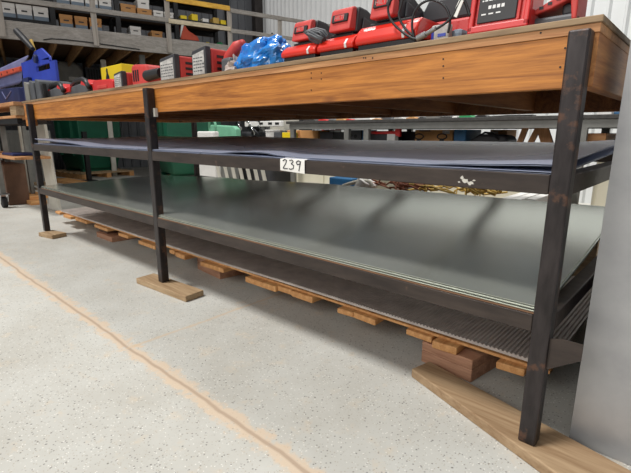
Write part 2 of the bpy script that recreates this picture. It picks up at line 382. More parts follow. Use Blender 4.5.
for i, s in enumerate((.97, 1.22, 1.47, 1.72)):
    carton(s, s + .235, 3.401, 3.62, 'white', 'white', 'white storage box on the upper rack shelf above brown boxes, %s from left' % ord_(i), skirt='bluegrey', group='white boxes on the upper rack shelf')
carton(2.27, 2.49, 2.961, 3.15, 'white', 'white', 'lone plain white box on the low rack shelf right of brown boxes')
carton(2.70, 2.93, 2.961, 3.11, 'kraft', 'kraft', 'brown box on the low rack shelf right of lone white box')
carton(2.46, 2.70, 3.52, 3.70, 'white', 'white', 'white box stacked on a brown carton on the upper rack shelf')
carton(2.12, 2.42, 3.401, 3.56, 'kraft', 'kraft', 'long brown carton at left end of an upper rack shelf')
carton(2.44, 2.74, 3.401, 3.519, 'kraft', 'kraft', 'brown carton carrying a white box on the upper rack shelf')
carton(2.77, 2.98, 3.401, 3.52, 'white', 'white', 'white low box on the upper rack shelf, left one of a pair')
carton(3.0, 3.2, 3.401, 3.52, 'white', 'white', 'white low box on the upper rack shelf, right one of a pair')
# soft goods and bits further right on the rack
def blob(c, r, sc, seed, amp=.35, nu=18, nv=10, f=2.2):
    b = MB(); c = Vector(c)
    def fn(a, q):
        th = a * 2 * math.pi; ph = (q - .5) * math.pi
        d = Vector((math.cos(ph) * math.cos(th), math.cos(ph) * math.sin(th), math.sin(ph)))
        k = 1 + amp * noise.noise(d * f + Vector((seed, seed * 2, 0)))
        p = Vector((d.x * sc[0], d.y * sc[1], max(d.z, -.75) * sc[2])) * r * k
        return c + p
    return b.grid(fn, nu, nv)
b = MB(); b.prism([(0, 0), (.44, 0), (.40, .10), (.20, .2), (.10, .34), (.06, .34), (.02, .12)], KR - .45, KR - .02, 'yz', MZ @ LB((0, 3.31, 2.995)))
t = b.build('folded_tarp', 'orange_paint', bevel=.02); tag(t, 'folded orange and white tarp on the low rack shelf behind the railing', 'tarp')
MB().prism([(.0, .02), (.10, .30), (.085, .35), (.05, .35), (.01, .12)], KR - .02, KR + .02, 'yz', MZ @ LB((0, 3.30, 3.0))).build('white_flap', 'white', t, bevel=.006)
tag(MB().box(KR - .4, KR + .03, 3.40, 3.85, 2.901, 2.994, MZ).build('crate', 'grey_plastic', bevel=.01), 'grey plastic crate under the orange tarp on the rack', 'crate')
tag(blob(MZ @ Vector((KR - .2, 4.0, 2.96)), .09, (1, 1, .8), 3).build('bucket', 'yellow', smooth=True), 'small yellow bundle on the low rack shelf near the pale post', 'bundle')
tag(blob(MZ @ Vector((KR - .2, 4.28, 2.97)), .1, (1, .9, .9), 5).build('bundle', 'green_plastic', smooth=True), 'small green bundle on the low rack shelf near the pale post', 'bundle')
for i, (s, z1, m_) in enumerate(((3.35, 3.5, 'yellow'), (3.6, 3.56, 'yellow'), (3.85, 3.50, 'white'), (4.1, 3.55, 'straw'), (4.28, 3.52, 'yellow'))):
    tag(MB().box(KR - .3, KR - .04, s, s + .14, 3.421, z1, MZ).build('small_carton', m_, bevel=.008), '%s small carton behind the pale mid rail, %s in its row from left' % ({'yellow': 'yellow', 'white': 'white', 'straw': 'tan'}[m_], ('first', 'second', 'third', 'fourth', 'last')[i]), 'box', 'small cartons behind the pale rail')
# lumber and hoses stacked at the mezzanine end
for i, (z, dk) in enumerate(((2.80, 0), (2.90, .05), (3.0, -.03), (3.1, .02))):
    tag(MB().box(KR - 2.2 + dk, KR - .7 + dk, 4.9, 6.4, z, z + .09, MZ).build('lumber_pack', 'deck', bevel=.008), 'brown pack of boards on the mezzanine end, %s layer up' % ord_(i), 'lumber', 'board packs at the mezzanine end')
tag(MB().prism([(0, 0), (.42, 0), (.02, .46)], -.5, -.44, 'yz', MZ @ LB((0, 5.28, 2.80))).build('bracket', 'rack'), 'black triangular bracket at the mezzanine end behind the railing', 'bracket')

# ------------------------------------------------------------------ the workbench
TZ = 1.2745; W = .0508
XL, XM, XR = -4.5038, -2.2525, 0.0
YB = 1.74
wb = thing('workbench', (-2.25, .85, 0), 'long fir topped workbench with black steel legs holding stacked metal sheets', 'workbench')
MB().box(-4.76, .066, .042, 1.80, 1.2575, TZ).build('tabletop', 'ply', wb, bevel=.002)
MB().box(-4.738, .062, .047, 1.79, 1.235, 1.2573).build('subtop', 'strip', wb, bevel=.001)
MB().box(-4.53, .0215, .0512, .089, 1.103, 1.2348).build('front_beam', 'beam', wb, bevel=.002)
MB().box(-4.738, -4.532, .049, .089, 1.043, 1.2348).build('corner_board', 'beam', wb, bevel=.002)
MB().box(.022, .061, .0505, 1.70, 1.103, 1.2348).build('end_beam', 'beam_y', wb, bevel=.002)
MB().box(-4.738, -4.70, .09, 1.70, 1.103, 1.2348).build('end_beam', 'beam_y', wb, bevel=.002)
MB().box(-4.738, .061, 1.7005, 1.7385, 1.103, 1.2348).build('rear_beam', 'joist', wb, bevel=.002)
x = -4.25
while x < -.1:
    MB().box(x, x + .038, .0895, 1.70, 1.12, 1.2347).build('joist', 'joist', wb); x += .52
for x in (XL, XM, XR):
    MB().box(x, x + W, 0, W - .0002, .038, 1.239).build('leg', 'leg', wb, bevel=.005)
    if x != XM: MB().box(x, x + W, YB, YB + W, 0, 1.22).build('leg', 'leg', wb, bevel=.005)
def rail(name, x0, x1, y0, y1, z0, z1): return MB().box(x0, x1, y0, y1, z0, z1).build(name, 'rail', wb, bevel=.003)
for z0, z1 in ((.819, .874), (.410, .4635)):
    for a, c in ((XL + W, XM), (XM + W, XR)):
        rail('side_rail', a, c, .001, W - .001, z0, z1)
        rail('side_rail', a, c, YB + .001, YB + W - .001, z0, z1)
    for x in (XL, XR):
        rail('end_rail', x + .001, x + W - .001, W, YB, z0, z1)
    for i in range(1, 6):
        xx = XL + i * .75
        if abs(xx - XM) < .05: xx = XM
        rail('cross_rail', xx, xx + .04, W, YB, z0, z1 - .002)
# welded tab by the middle leg, a broken weld plate at the right leg, nail heads on the beam
MB().box(XM + W + .002, XM + W + .022, .03, .05, 1.075, 1.125).build('weld_tab', 'chip', wb, bevel=.002)
MB().prism([(.0, .30), (.085, .36), (.085, .41), (.03, .41), (.0, .40)], .0012, .0035, 'xz', LB((XR + W, .01, .0))).build('weld_plate', 'rail', wb)
for u, v in ((565, 48), (560, 67), (373, 58), (541, 33), (443, 59), (443, 66), (443, 78), (311, 73), (311, 78), (311, 90), (321, 73), (321, 79), (364, 58), (366, 58)):
    p = at(u, v, 1, .049)
    y0 = .0505 if p.z < 1.235 else .0465
    MB().cyl((p.x, y0 + .001, p.z), (p.x, y0 - .0006, p.z), .0027, 8).build('nail', 'rack', wb)
# chipped paint on the middle rail
b = MB(); random.seed(4)
for (u, v, rx, rz_) in ((462, 177.5, .006, .006), (465, 181, .010, .0075), (470, 183, .011, .006), (474, 180.5, .005, .003), (459, 182, .004, .003)):
    p = at(u, v, 1, 0.0005)
    b.prism([(p.x + rx * random.uniform(.6, 1.3) * math.cos(a), p.z + rz_ * random.uniform(.5, 1.2) * math.sin(a)) for a in [i * math.pi / 7 for i in range(14)]], 0.0004, .0016)
b.build('paint_chip', 'chip', wb)

# wood blocks the front legs stand on
def block(quad, z0, z1, m, label, name='wood_block'):
    b = MB(); b.prism([(p.x, p.y) for p in quad], z0, z1, 'xy'); o = b.build(name, m, bevel=.004); tag(o, label, 'wood block'); return o
def quad_at(pts, z): return [at(u, v, 2, z) for u, v in pts]
a0, a1, b0, b1 = quad_at(((411.7, 368.6), (552, 470), (429.4, 361), (610, 459)), .038)
block([a0, a0 + (a1 - a0) * 1.4, b0 + (b1 - b0) * 1.35, b0], 0, .0378, 'board', 'long dusty board lying flat under the right front leg of the bench')
p, q_, r_ = quad_at(((136, 278), (185.5, 296.4), (203.7, 290)), .038)
block([p, q_, r_, r_ + (p - q_)], 0, .0378, 'block', 'flat wood block under the middle front leg of the bench')
p, q_, r_ = quad_at(((36, 232), (52, 235.4), (66.4, 232.5)), .038)
p = q_ + (p - q_).normalized() * .2
block([p + (p - q_) * .2, q_, r_, r_ + (p - q_) * 1.2], 0, .0378, 'block', 'flat wood block under the left front leg of the bench')

# ------------------------------------------------------------------ metal sheets
def sheet(name, zfun, x0, x1, y0, y1, th, m, label, cat, nu=70, nv=14, group=None):
    b = MB()
    top = lambda i, j: Vector((x0 + (x1 - x0) * i, y0 + (y1 - y0) * j, zfun(x0 + (x1 - x0) * i, y0 + (y1 - y0) * j) + th))
    vs = []; nn_ = (nu + 1) * (nv + 1)
    for dz in (0, -th):
        for j in range(nv + 1):
            for i in range(nu + 1):
                p = top(i / nu, j / nv); vs.append((p.x, p.y, p.z + dz))
    idx = lambda i, j, l: l * nn_ + j * (nu + 1) + i
    fs = []
    for j in range(nv):
        for i in range(nu):
            fs.append((idx(i, j, 0), idx(i + 1, j, 0), idx(i + 1, j + 1, 0), idx(i, j + 1, 0)))
            fs.append((idx(i, j, 1), idx(i, j + 1, 1), idx(i + 1, j + 1, 1), idx(i + 1, j, 1)))
    for i in range(nu):
        fs.append((idx(i, 0, 0), idx(i, 0, 1), idx(i + 1, 0, 1), idx(i + 1, 0, 0))); fs.append((idx(i, nv, 0), idx(i + 1, nv, 0), idx(i + 1, nv, 1), idx(i, nv, 1)))
    for j in range(nv):
        fs.append((idx(0, j, 0), idx(0, j + 1, 0), idx(0, j + 1, 1), idx(0, j, 1))); fs.append((idx(nu, j, 0), idx(nu, j, 1), idx(nu, j + 1, 1), idx(nu, j + 1, 0)))
    b.add(vs, fs); o = b.build(name, m, origin=((x0 + x1) / 2, (y0 + y1) / 2, .46 if cat == 'low' else .88))
    for f in o.data.polygons: f.use_smooth = True
    o.data.set_sharp_from_angle(angle=R(40))
    return tag(o, label, 'metal sheet' if m != 'card' else 'card sheet', group)
lowback = [(-4.9, .50), (-4.4, .515), (-3, .56), (-1.64, .605), (-.73, .622), (.1, .628)]
def zlow(x, y): 
    t = max(0, y / 1.22); return .4640 + (lerp(lowback, x) - .484) * t ** 1.15 + .003 * math.sin(x * 2.1 + 1) * t
order = ['lowest', 'second lowest', 'middle', 'second highest', 'topmost']
sheet('card_sheet', lambda x, y: zlow(x, y) + .0002, -4.40, .0, .006, 1.2, .003, 'card', 'brown cardboard sheet at the bottom of the lower shelf metal stack', 'low')
for i in range(5):
    oy = (.012, .006, .014, .009, .016)[i]
    sheet('metal_sheet', (lambda k: lambda x, y: zlow(x, y) + .0040 + k * .0042)(i), -4.42 + .01 * (i % 3), .015 + .006 * (i % 2), oy, 1.225, .0014, 'sheet',
          'galvanised metal sheet on the lower bench shelf, %s of five' % order[i], 'low', group='metal sheets on the lower bench shelf')
mf = [(-4.45, .925), (-4.23, .914), (-3.65, .902), (-3.06, .879), (-2.35, .876), (-1.76, .879), (-1.56, .880), (-1.35, .894), (-1.22, .896), (-1.05, .884), (-.9, .878), (-.68, .8765), (-.43, .880), (-.245, .8885), (0, .898), (.05, .903)]
mb = [(-4.5, .942), (-3.5, .938), (-2.9, .951), (-2.2, .943), (-1.55, .932), (-.76, .936), (-.3, .935), (.05, .955)]
def zmid_top(x, y):
    t = max(0, min(1.05, (y - .03) / 1.2)); f = lerp(mf, x); b_ = lerp(mb, x)
    return f + (b_ - f) * t + .012 * math.sin(t * math.pi) * math.sin(x * 1.7 + .4)
def zmid(fr, off):
    def fn(x, y):
        base = .8742 + .052 * max(0, (y - .03) / 1.2); top = zmid_top(x, y)
        return base + max(0, (top - base - .007)) * fr + off
    return fn
for i, (fr, x1, oy) in enumerate(((0, .02, .012), (.12, .025, .006), (.9, .02, .014), (1.0, .03, .008))):
    sheet('metal_sheet', zmid(fr, i * .0034), -4.44 + .012 * i, x1, oy, 1.23 - .01 * i, .0012, 'sheet_dark',
          'dull grey metal sheet on the upper bench shelf, %s of four' % ('lowest', 'second lowest', 'second highest', 'topmost')[i], 'mid', group='metal sheets on the upper bench shelf', nu=130, nv=20)

# lot tag hung over the rail
p0 = at(280.8, 176, 1, -.001); p1 = at(305, 176, 1, -.001)
tg = thing('paper_tag', (p0.x, 0, .874), 'white paper tag reading 239 taped over the upper shelf rail', 'tag')
xa, xb = p0.x, p1.x
b = MB()
prof = [(-.0015, .826), (-.0022, .845), (-.0018, .868), (-.0008, .8753), (.004, .8772), (.020, .8790)]
def tagfn(a, q):
    i = min(int(q * 5), 4); t = q * 5 - i; y = prof[i][0] + (prof[i + 1][0] - prof[i][0]) * t; z = prof[i][1] + (prof[i + 1][1] - prof[i][1]) * t
    return Vector((xa + (xb - xa) * a + (.012 * q if q > .6 else 0), y - .0014 - .001 * math.sin(a * 3), z + (0.026 * (0.5 - a) * 0 + (-.007 * a if q < .3 else 0)) + (.004 if q > .95 else 0)))
b.grid(tagfn, 10, 15)
tp = b.build('tag_sheet', 'paper', tg)
sm = tp.modifiers.new('solid', 'SOLIDIFY'); sm.thickness = .0004
wd = xb - xa; hx = lambda a: xa + wd * a; hz = lambda q: .826 + .052 * q
strokes = [[(.13, .80), (.2, .93), (.28, .86), (.25, .62), (.13, .2), (.2, .18), (.32, .2)],
           [(.40, .88), (.5, .94), (.56, .8), (.47, .62), (.58, .5), (.56, .26), (.44, .16), (.38, .22)],
           [(.84, .84), (.76, .92), (.68, .78), (.72, .6), (.82, .66), (.85, .88), (.83, .6), (.80, .3), (.78, .1)]]
for st in strokes:
    b = MB(); pts = []
    for (a, c), (e, f) in zip(st, st[1:]):
        for k in range(4): pts.append((a + (e - a) * k / 4, c + (f - c) * k / 4))
    pts.append(st[-1])
    b.tube([(hx(a), -.0046, hz(c) - .003 * a) for a, c in pts], .0022, 6); b.build('numeral', 'ink', tg, smooth=True)

# ------------------------------------------------------------------ ribbed sheet on timber slats under the bench
RZ = .150; RY = .30
b = MB(); poly = []; x = -4.90
while x < -.01:
    poly += [(x, 0.010), (x + .004, .015), (x + .008, .015), (x + .012, .010)]; x += .016
poly += [(.0, .010), (.0, 0.002)]
low = []
n_ = 138
prof_ = [(px_, pz) for px_, pz in poly]
bot = [(-4.35 + i * .5, 0.0) for i in range(9)][::-1]
def rz(x): return RZ + lerp([(-4.4, -.004), (-3.2, -.002), (-2, .0), (-1.2, .008), (0, .010)], x)
b = MB()
top_pts = [(px_, rz(px_) + pz) for px_, pz in prof_[:-1]]
bot_pts = [(px_, rz(px_)) for px_ in [.0] + [-.245 * i for i in range(1, 20)] + [-4.90]]
b.prism(top_pts + bot_pts, RY, 1.5, 'xz')
rb = b.build('ribbed_sheet', 'ribbed'); tag(rb, 'dark ribbed rubber sheet laid on timber slats under the bench', 'ribbed sheet')
tag(MB().box(-4.86, .0, RY + .01, RY + .05, RZ - .016, RZ - .0045).box(-4.86, .0, 1.3, 1.34, RZ - .016, RZ - .0045).build('batten', 'slat'), 'thin light wood batten running along the front edge of the ribbed sheet', 'batten')
slat_px = [(55, 60), (63, 70), (75, 86), (94, 107), (118, 127), (138, 155), (169, 174), (175, 185), (200, 222), (245, 275), (277, 291), (291, 312), (337, 352), (352, 376), (406, 432), (432, 456), (496, 524)]
for i, (u0, u1) in enumerate(slat_px):
    y0 = RY - .022 + random.uniform(-.014, .014); z1 = RZ - .0165
    va = 231
    def xat(u):
        # x where this pixel column meets the slat front edge
        lo, hi = -6.0, .5
        for _ in range(40):
            mid = (lo + hi) / 2; P = Vector((mid, y0, z1)) - EYE; uu = 315.5 + F * P.dot(RGT) / P.dot(FWD)
            if uu < u: lo = mid
            else: hi = mid
        return lo
    a, c = xat(u0), xat(u1); h = random.choice((.026, .030, .028, .034))
    sk = random.uniform(-.05, .05)
    b = MB(); b.prism([(a, y0), (c, y0 + random.uniform(-.008, .01)), (c + sk, 1.4), (a + sk, 1.4)], z1 - h, z1, 'xy')
    o = b.build('timber_batten', 'slat', bevel=.005)
    tag(o, 'light timber slat poking out under the ribbed sheet, %s along from the left leg' % ('first second third fourth fifth sixth seventh eighth ninth tenth eleventh twelfth thirteenth fourteenth fifteenth sixteenth seventeenth'.split()[i]), 'slat', 'timber slats under the ribbed sheet')
# support blocks
def sup(front_px, back_off, z0, z1, m, label, length=.30, along=Vector((-.30, .0, 0)), ydir=Vector((.05, .32, 0))):
    q = at(front_px[0], front_px[1], 2, 0.0); q.z = 0
    return block([q, q + ydir, q + ydir + along, q + along], z0, z1, m, label)
sup((470.5, 383), 0, .0, .056, 'crate_wood', 'lower reddish timber block of the pair beside the right front board', along=Vector((-.235, .02, 0)))
sup((470.5, 383), 0, .0565, .0985, 'crate_wood', 'upper reddish timber block of the pair beside the right front board', along=Vector((-.235, .02, 0)))
sup((220, 279.5), 0, 0, .055, 'crate_wood', 'lower timber block under the slats right of the middle leg', along=Vector((-.32, .03, 0)))
sup((220, 279.5), 0, .0555, .0985, 'crate_wood', 'upper timber block under the slats right of the middle leg', along=Vector((-.32, .03, 0)))
sup((112, 242.5), 0, 0, .05, 'crate_wood', 'lower timber block under the slats left of the middle leg', along=Vector((-.34, .0, 0)), ydir=Vector((.02, .36, 0)))
sup((108, 239), 0, .0505, .0985, 'brown', 'upper dark timber block under the slats left of the middle leg', along=Vector((-.2, .0, 0)), ydir=Vector((.02, .3, 0)))

# ------------------------------------------------------------------ upright sheets at the right end
for i in range(4):
    y = .166 + i * .09; x0 = .112 - .004 * i
    b = MB(); b.box(x0, x0 + 1.1, y, y + .003, .001, 1.55)
    o = b.build('standing_plate', 'sheet_stand'); tag(o, 'scuffed grey steel plate standing upright at the right bench end, %s layer from the front' % ord_(i), 'steel plate', 'upright steel plates')

t = thing('shade_box', (.6, 1.0, 0), 'low black open box added to shade the gap behind the upright plates', 'bin')  # box put in to darken the gap between leg and plates
MB().box(.075, 1.15, .46, .48, 0, .46).box(.075, 1.15, 1.58, 1.6, 0, .46).box(.075, .095, .48, 1.58, 0, .46).box(1.13, 1.15, .48, 1.58, 0, .46).build('shade_box_wall', 'rack', t, bevel=.003)
MB().box(.095, 1.13, .48, 1.58, .05, .07).build('shade_box_floor', 'rack', t)

# ------------------------------------------------------------------ things on the bench top
Z = TZ + .0005
def charger(u0, u1, y, depth, h, label):
    x0, x1 = xu(u0, y), xu(u1, y); t = thing('tool_charger', ((x0 + x1) / 2, y + depth / 2, Z), label, 'charger', 'red tool chargers')
    MB().box(x0 + .008, x1 - .008, y + .008, y + depth - .008, Z, Z + .03).build('charger_base', 'black', t, bevel=.004)
    MB().prism([(y, Z + .028), (y - .004, Z + .045), (y + .012, Z + h * .8), (y + .035, Z + h), (y + depth - .02, Z + h), (y + depth, Z + h * .6), (y + depth, Z + .028)], x0, x1, 'yz').build('housing', 'red_rub', t, bevel=.006)
    xm = x0 + (x1 - x0) * .78
    MB().prism([(y - .002, Z + .03), (y - .006, Z + .045), (y + .009, Z + h * .78), (y + .012, Z + h * .78), (y + .003, Z + .03)], xm, xm + .01, 'yz').build('highlight_strip', 'mark', t)  # white sliver colours in the vertical highlight on the housing corner
    MB().box(x0 + .03, x1 - .04, y + .05, y + depth - .03, Z + h - .002, Z + h + .012).build('battery_dock', 'black', t, bevel=.003)
    return t
charger(281, 315, .10, .2, .078, 'red tool charger beside the blue plastic bag')
charger(317, 353, .10, .2, .082, 'red tool charger in the middle of the row')
charger(355, 417, .09, .22, .095, 'widest red tool charger, under the coiled black cable')
def battery(u0, u1, y, z0, h, lean, label, depth=.20, dark=.05):
    x0, x1 = xu(u0, y, z0), xu(u1, y, z0); t = thing('tool_battery', ((x0 + x1) / 2, y + depth / 2, z0), label, 'battery', 'red tool batteries')
    # red cap, leaning back
    fz = [(y, z0 + .004), (y + lean * .15, z0 + h * .15), (y + lean, z0 + h * .93), (y + lean + .012, z0 + h), (y + lean + .03, z0 + h * 1.01), (y + .045, z0 + .004)]
    MB().prism(fz, x0, x1, 'yz').build('battery_cap', 'red_faded', t, bevel=.008)
    # dark shell, sloping down towards the back
    bz = [(y + .04, z0), (y + .035 + lean, z0 + h * 1.03), (y + .09 + lean, z0 + h * .98), (y + depth * 1.2, z0 + h * .45), (y + depth * 1.2, z0)]
    MB().prism(bz, x0 - .002, x1 + .006, 'yz').build('battery_shell', 'dark_grey', t, bevel=.008)
    MB().prism([(y + .07, z0 + .008), (y + .07 + lean * .5, z0 + h * .62), (y + depth - .03, z0 + h * .40), (y + depth - .03, z0 + .008)], x1 + .006, x1 + .014, 'yz').build('side_grip', 'grey_plastic', t, bevel=.004)
    zc = z0 + h * .55; yc = y + lean * .5
    X = face_matrix((x0 + (x1 - x0) * .5, yc - .003, zc), (1, 0, 0), (0, lean * .9, h * .8))
    MB().box(-(x1 - x0) * .36, (x1 - x0) * .36, -h * .16, h * .16, -.006, .0022, X).build('badge', 'black', t, bevel=.001)
    MB().box(-(x1 - x0) * .21, (x1 - x0) * .21, -h * .12, h * .12, .0, .003, X).build('badge_plate', 'red', t)
    text_mesh('badge_lettering', 'HILTI', h * .24, X @ LB((0, 0, .0034)), 'badge_print', t)
    return t
battery(291, 308, .13, Z + .093, .085, .022, 'red tool battery on the charger beside the blue bag', dark=.11)
battery(328, 349, .12, Z + .097, .092, .022, 'red tool battery on the middle red charger', dark=.09)
battery(369, 392, .11, Z + .112, .10, .02, 'red tool battery on the widest charger under the cable', dark=.10)
# bundle of connector wires by the first battery
y = .11; b = MB()
for k in range(5):
    p = at(314 + k, 38 - k, 1, y); pts = [Vector((p.x + .045 * math.cos(a * 2.1 + k), y + .012 * math.sin(a + k), p.z + .026 * math.sin(a * 1.7 + k * .7))) for a in [i * .45 for i in range(12)]]
    b.tube(pts, .005, 6)
tag(b.build('wire_bundle', 'grey_plastic', smooth=True), 'tangled grey wire bundle between the first two red batteries', 'wire')
# coiled black cable with a white flag label
def curve_px(px, y, n=6):
    P = [at(u, v, 1, yy) for (u, v), yy in zip(px, y if isinstance(y, list) else [y] * len(px))]; out = []
    for i in range(len(P) - 1):
        a = P[max(i - 1, 0)]; b_ = P[i]; c = P[i + 1]; d_ = P[min(i + 2, len(P) - 1)]
        for k in range(n):
            t = k / n; out.append(.5 * ((2 * b_) + (c - a) * t + (2 * a - 5 * b_ + 4 * c - d_) * t * t + (3 * b_ - a - 3 * c + d_) * t ** 3))
    return out + [P[-1]]
cb = thing('power_cable', (at(415, 38, 1, .075).x, .075, Z), 'coiled black power cable with white flag label on the bench edge', 'cable')
b = MB()
b.tube(curve_px([(398, -6), (391, 0), (388, 9), (391, 20), (400, 30), (412, 38), (420, 39)], .075), .0042, 7)
b.tube(curve_px([(414, 38), (412, 26), (414, 13), (421, 4), (431, 0), (441, 3), (448, 11), (450, 22), (448, 33)], .08), .0042, 7)
b.tube(curve_px([(404, -5), (401, 6), (399, 16), (404, 27), (413, 36)], .085), .0042, 7)
b.tube(curve_px([(423, 37), (438, 28), (449, 20), (457, 8), (463, -4)], [.07, .07, .075, .08, .08]), .0042, 7)
b.tube(curve_px([(470, 16), (466, 4), (461, -4)], .1), .005, 7)
b.build('cord', 'black', cb, smooth=True)
b = MB(); b.cyl(at(417, 38.5, 1, .068), at(426, 34, 1, .068), .010, 12); b.cyl(at(426, 34, 1, .068), at(436, 28, 1, .068), .007, 12); b.build('plug', 'steel', cb, bevel=.001)
P = [at(452, 15.5, 1, .077), at(459.5, -1, 1, .077), at(463.5, 0.5, 1, .077), at(456.5, 17.5, 1, .077)]
MB().loft(P, [q + Vector((0, .0025, 0)) for q in P]).build('flag_label', 'paper', cb)
# low red case and packets behind the cable
x0, x1 = xu(414, .3), xu(470, .3)
t = thing('tool_case', ((x0 + x1) / 2, .36, Z), 'low red case with dark lid behind the coiled cable', 'case')
MB().box(x0, x1, .30, .46, Z, Z + .115).build('case_body', 'red', t, bevel=.01)
MB().prism([(x0 + .02, Z + .1155), (x1, Z + .1155), (x1, Z + .19), (x0 + .05, Z + .2), (x0 + .02, Z + .15)], .31, .45).build('dark_lid', 'dark_grey', t, bevel=.01)
t = tag(MB().box(xu(431, .16), xu(449, .16), .16, .19, Z, Z + .07).build('packet', 'white_label', bevel=.006), 'small white and blue packet inside the cable loop', 'packet')
MB().box(xu(431.5, .16), xu(434, .16), .1585, .1600, Z + .02, Z + .06).box(xu(438, .16), xu(446, .16), .1585, .1600, Z + .03, Z + .04).build('printed_panel', 'blue_paint', t)
tag(MB().box(xu(450, .2), xu(464, .2), .19, .26, Z, Z + .055).build('blue_pouch', 'bluegrey', bevel=.015), 'slate blue pouch right of the cable loop', 'pouch')
# red framed case with a black rating plate
x0, x1 = xu(469, .10), xu(530, .10)
t = thing('charger_case', ((x0 + x1) / 2, .16, Z), 'red framed case with large black rating plate near the right leg', 'case')
le = .03; H = .185
pf = lambda d: [(.10 + d, Z), (.10 + d + le, Z + H), (.22, Z + H), (.22, Z)]
MB().prism(pf(0), x0, x1, 'yz').build('case_body', 'red', t, bevel=.008)
X = face_matrix(((x0 + x1) / 2, .10 + le / 2, Z + H / 2), (1, 0, 0), (0, le, H)); w2 = (x1 - x0) / 2
for a, c, e, f in ((-w2, -w2 + .016, -H / 2 + .01, H / 2), (w2 - .016, w2, -H / 2 + .01, H / 2), (-w2, w2, -H / 2 + .006, -H / 2 + .028), (-w2, w2, H / 2 - .02, H / 2)):
    MB().box(a, c, e, f, .0, .012, X).build('frame_rib', 'red', t, bevel=.004)
MB().box(w2 - .034, w2 - .028, -H / 2 + .03, H / 2 - .03, .0, .009, X).build('frame_rib', 'red_faded', t, bevel=.002)
MB().box(-w2 + .024, w2 - .04, -H / 2 + .036, H / 2 - .028, 0, .005, X).build('rating_plate', 'black', t, bevel=.002)
b = MB(); random.seed(3)
for r_, (v0, hh) in enumerate(((.04, .009), (.027, .004), (.016, .004))):
    xx = -w2 + .034
    while xx < -w2 + .105:
        w_ = random.uniform(.004, .012); b.box(xx, xx + w_, v0 - .01, v0 - .01 + hh, .0051, .0056, X); xx += w_ + .003
for k in range(4): b.box(-w2 + .055 + k * .013, -w2 + .064 + k * .013, -.018, -.008, .0051, .0056, X)
for k in range(3): b.box(-w2 + .036 + k * .022, -w2 + .05 + k * .022, -.034, -.030, .0051, .0056, X)
b.build('plate_print', 'mark', t)
# low red slotted tool at right
x0, x1 = xu(531, .14), xu(577, .14)
t = thing('slotted_case', ((x0 + x1) / 2, .2, Z), 'low red slotted tool body lying above the right front leg', 'tool')
MB().box(x0, x1, .15, .27, Z, Z + .038).build('tool_base', 'grey_plastic', t, bevel=.008)
MB().prism([(x0, Z + .045), (x0 + .004, Z + .058), (x0 + .06, Z + .085), (x1 - .03, Z + .104), (x1, Z + .10), (x1, Z + .02), (x1 - .012, Z + .02), (x1 - .02, Z + .075), (x0 + .05, Z + .055)], .145, .25).build('tool_shell', 'red_faded', t, bevel=.004)
for k in range(4):
    xx = x0 + .02 + k * .022; zz = Z + .058 + k * .0085
    MB().box(xx, xx + .011, .1435, .16, zz, zz + .008).build('slot', 'black', t)
MB().box(x1 - .045, x1 - .005, .17, .26, Z + .038, Z + .07).build('motor_housing', 'dark_grey', t, bevel=.006)

# blue plastic bag
random.seed(11)
x0, x1 = xu(238, .22), xu(290, .22)
b = MB(); xc = (x0 + x1) / 2; hw = (x1 - x0) / 2
def bagfn(a, q):
    th = a * 2 * math.pi; ph = (q - .5) * math.pi
    d = Vector((math.cos(ph) * math.cos(th), math.cos(ph) * math.sin(th), math.sin(ph)))
    cre = noise.turbulence(d * 1.7 + Vector((3, 1, 5)), 3, True) - .55
    k = 1 + .34 * cre
    hz_ = .075 + .045 * (d.x * .5 + .5)
    return Vector((xc + d.x * hw * k, .22 + d.y * .11 * k, max(Z, Z + hz_ * .62 + d.z * hz_ * k)))
b.grid(bagfn, 64, 36)
tag(b.build('plastic_bag', 'bag', smooth=False), 'crumpled bright blue plastic bag left of the red chargers', 'bag')
tag(blob((xu(236, .15), .16, Z + .028), .05, (1.15, .9, .85), 9, .8, 24, 14, 4).build('film_wad', 'crumple'), 'small wad of clear film at the left of the blue bag', 'film wad')

# power pack with label plate facing front and red vented side
def power_pack(u0, um, u1, y, h, depth, label, tilt=0.0):
    x0, x1 = xu(u0, y), xu(um, y); t = thing('power_pack', ((x0 + x1) / 2, y + depth / 2, Z), label, 'power pack', 'labelled power packs')
    MB().prism([(x0, Z), (x1, Z), (x1, Z + h * 1.0), (x0 + .01, Z + h * .9), (x0, Z + h * .82)], y, y + .035).build('front_frame', 'dark_grey', t, bevel=.006)
    MB().prism([(x0 + .012, Z + h * .1), (x1 - .012, Z + h * .1), (x1 - .014, Z + h * .86), (x0 + .014, Z + h * .76)], y - .002, y + .001).build('label_plate', 'white_label', t)
    b = MB(); random.seed(int(u0))
    for r in range(5):
        zz = Z + h * (.2 + r * .105); xx = x0 + .02
        while xx < x1 - .03: w_ = random.uniform(.008, .022); b.box(xx, xx + w_, y - .0026, y - .002, zz, zz + h * .035); xx += w_ + .006
    b.build('label_print', 'grey_plastic', t)
    MB().box(x0 + .006, x1 + .002, y + .036, y + depth, Z, Z + h * .94).build('pack_body', 'red_faded', t, bevel=.01)
    for k in range(3):
        MB().box(x1 + .001, x1 + .004, y + .07, y + depth - .04, Z + h * (.25 + k * .2), Z + h * (.34 + k * .2)).build('vent', 'black', t)
    return t
power_pack(192, 206, 223, .11, .155, .22, 'power pack with white label plate, nearest the blue bag')
power_pack(160, 175, 190, .11, .150, .22, 'power pack with white label plate directly above the middle leg')
power_pack(114, 122, 130, .11, .115, .16, 'smaller power pack with white label beside the yellow box')
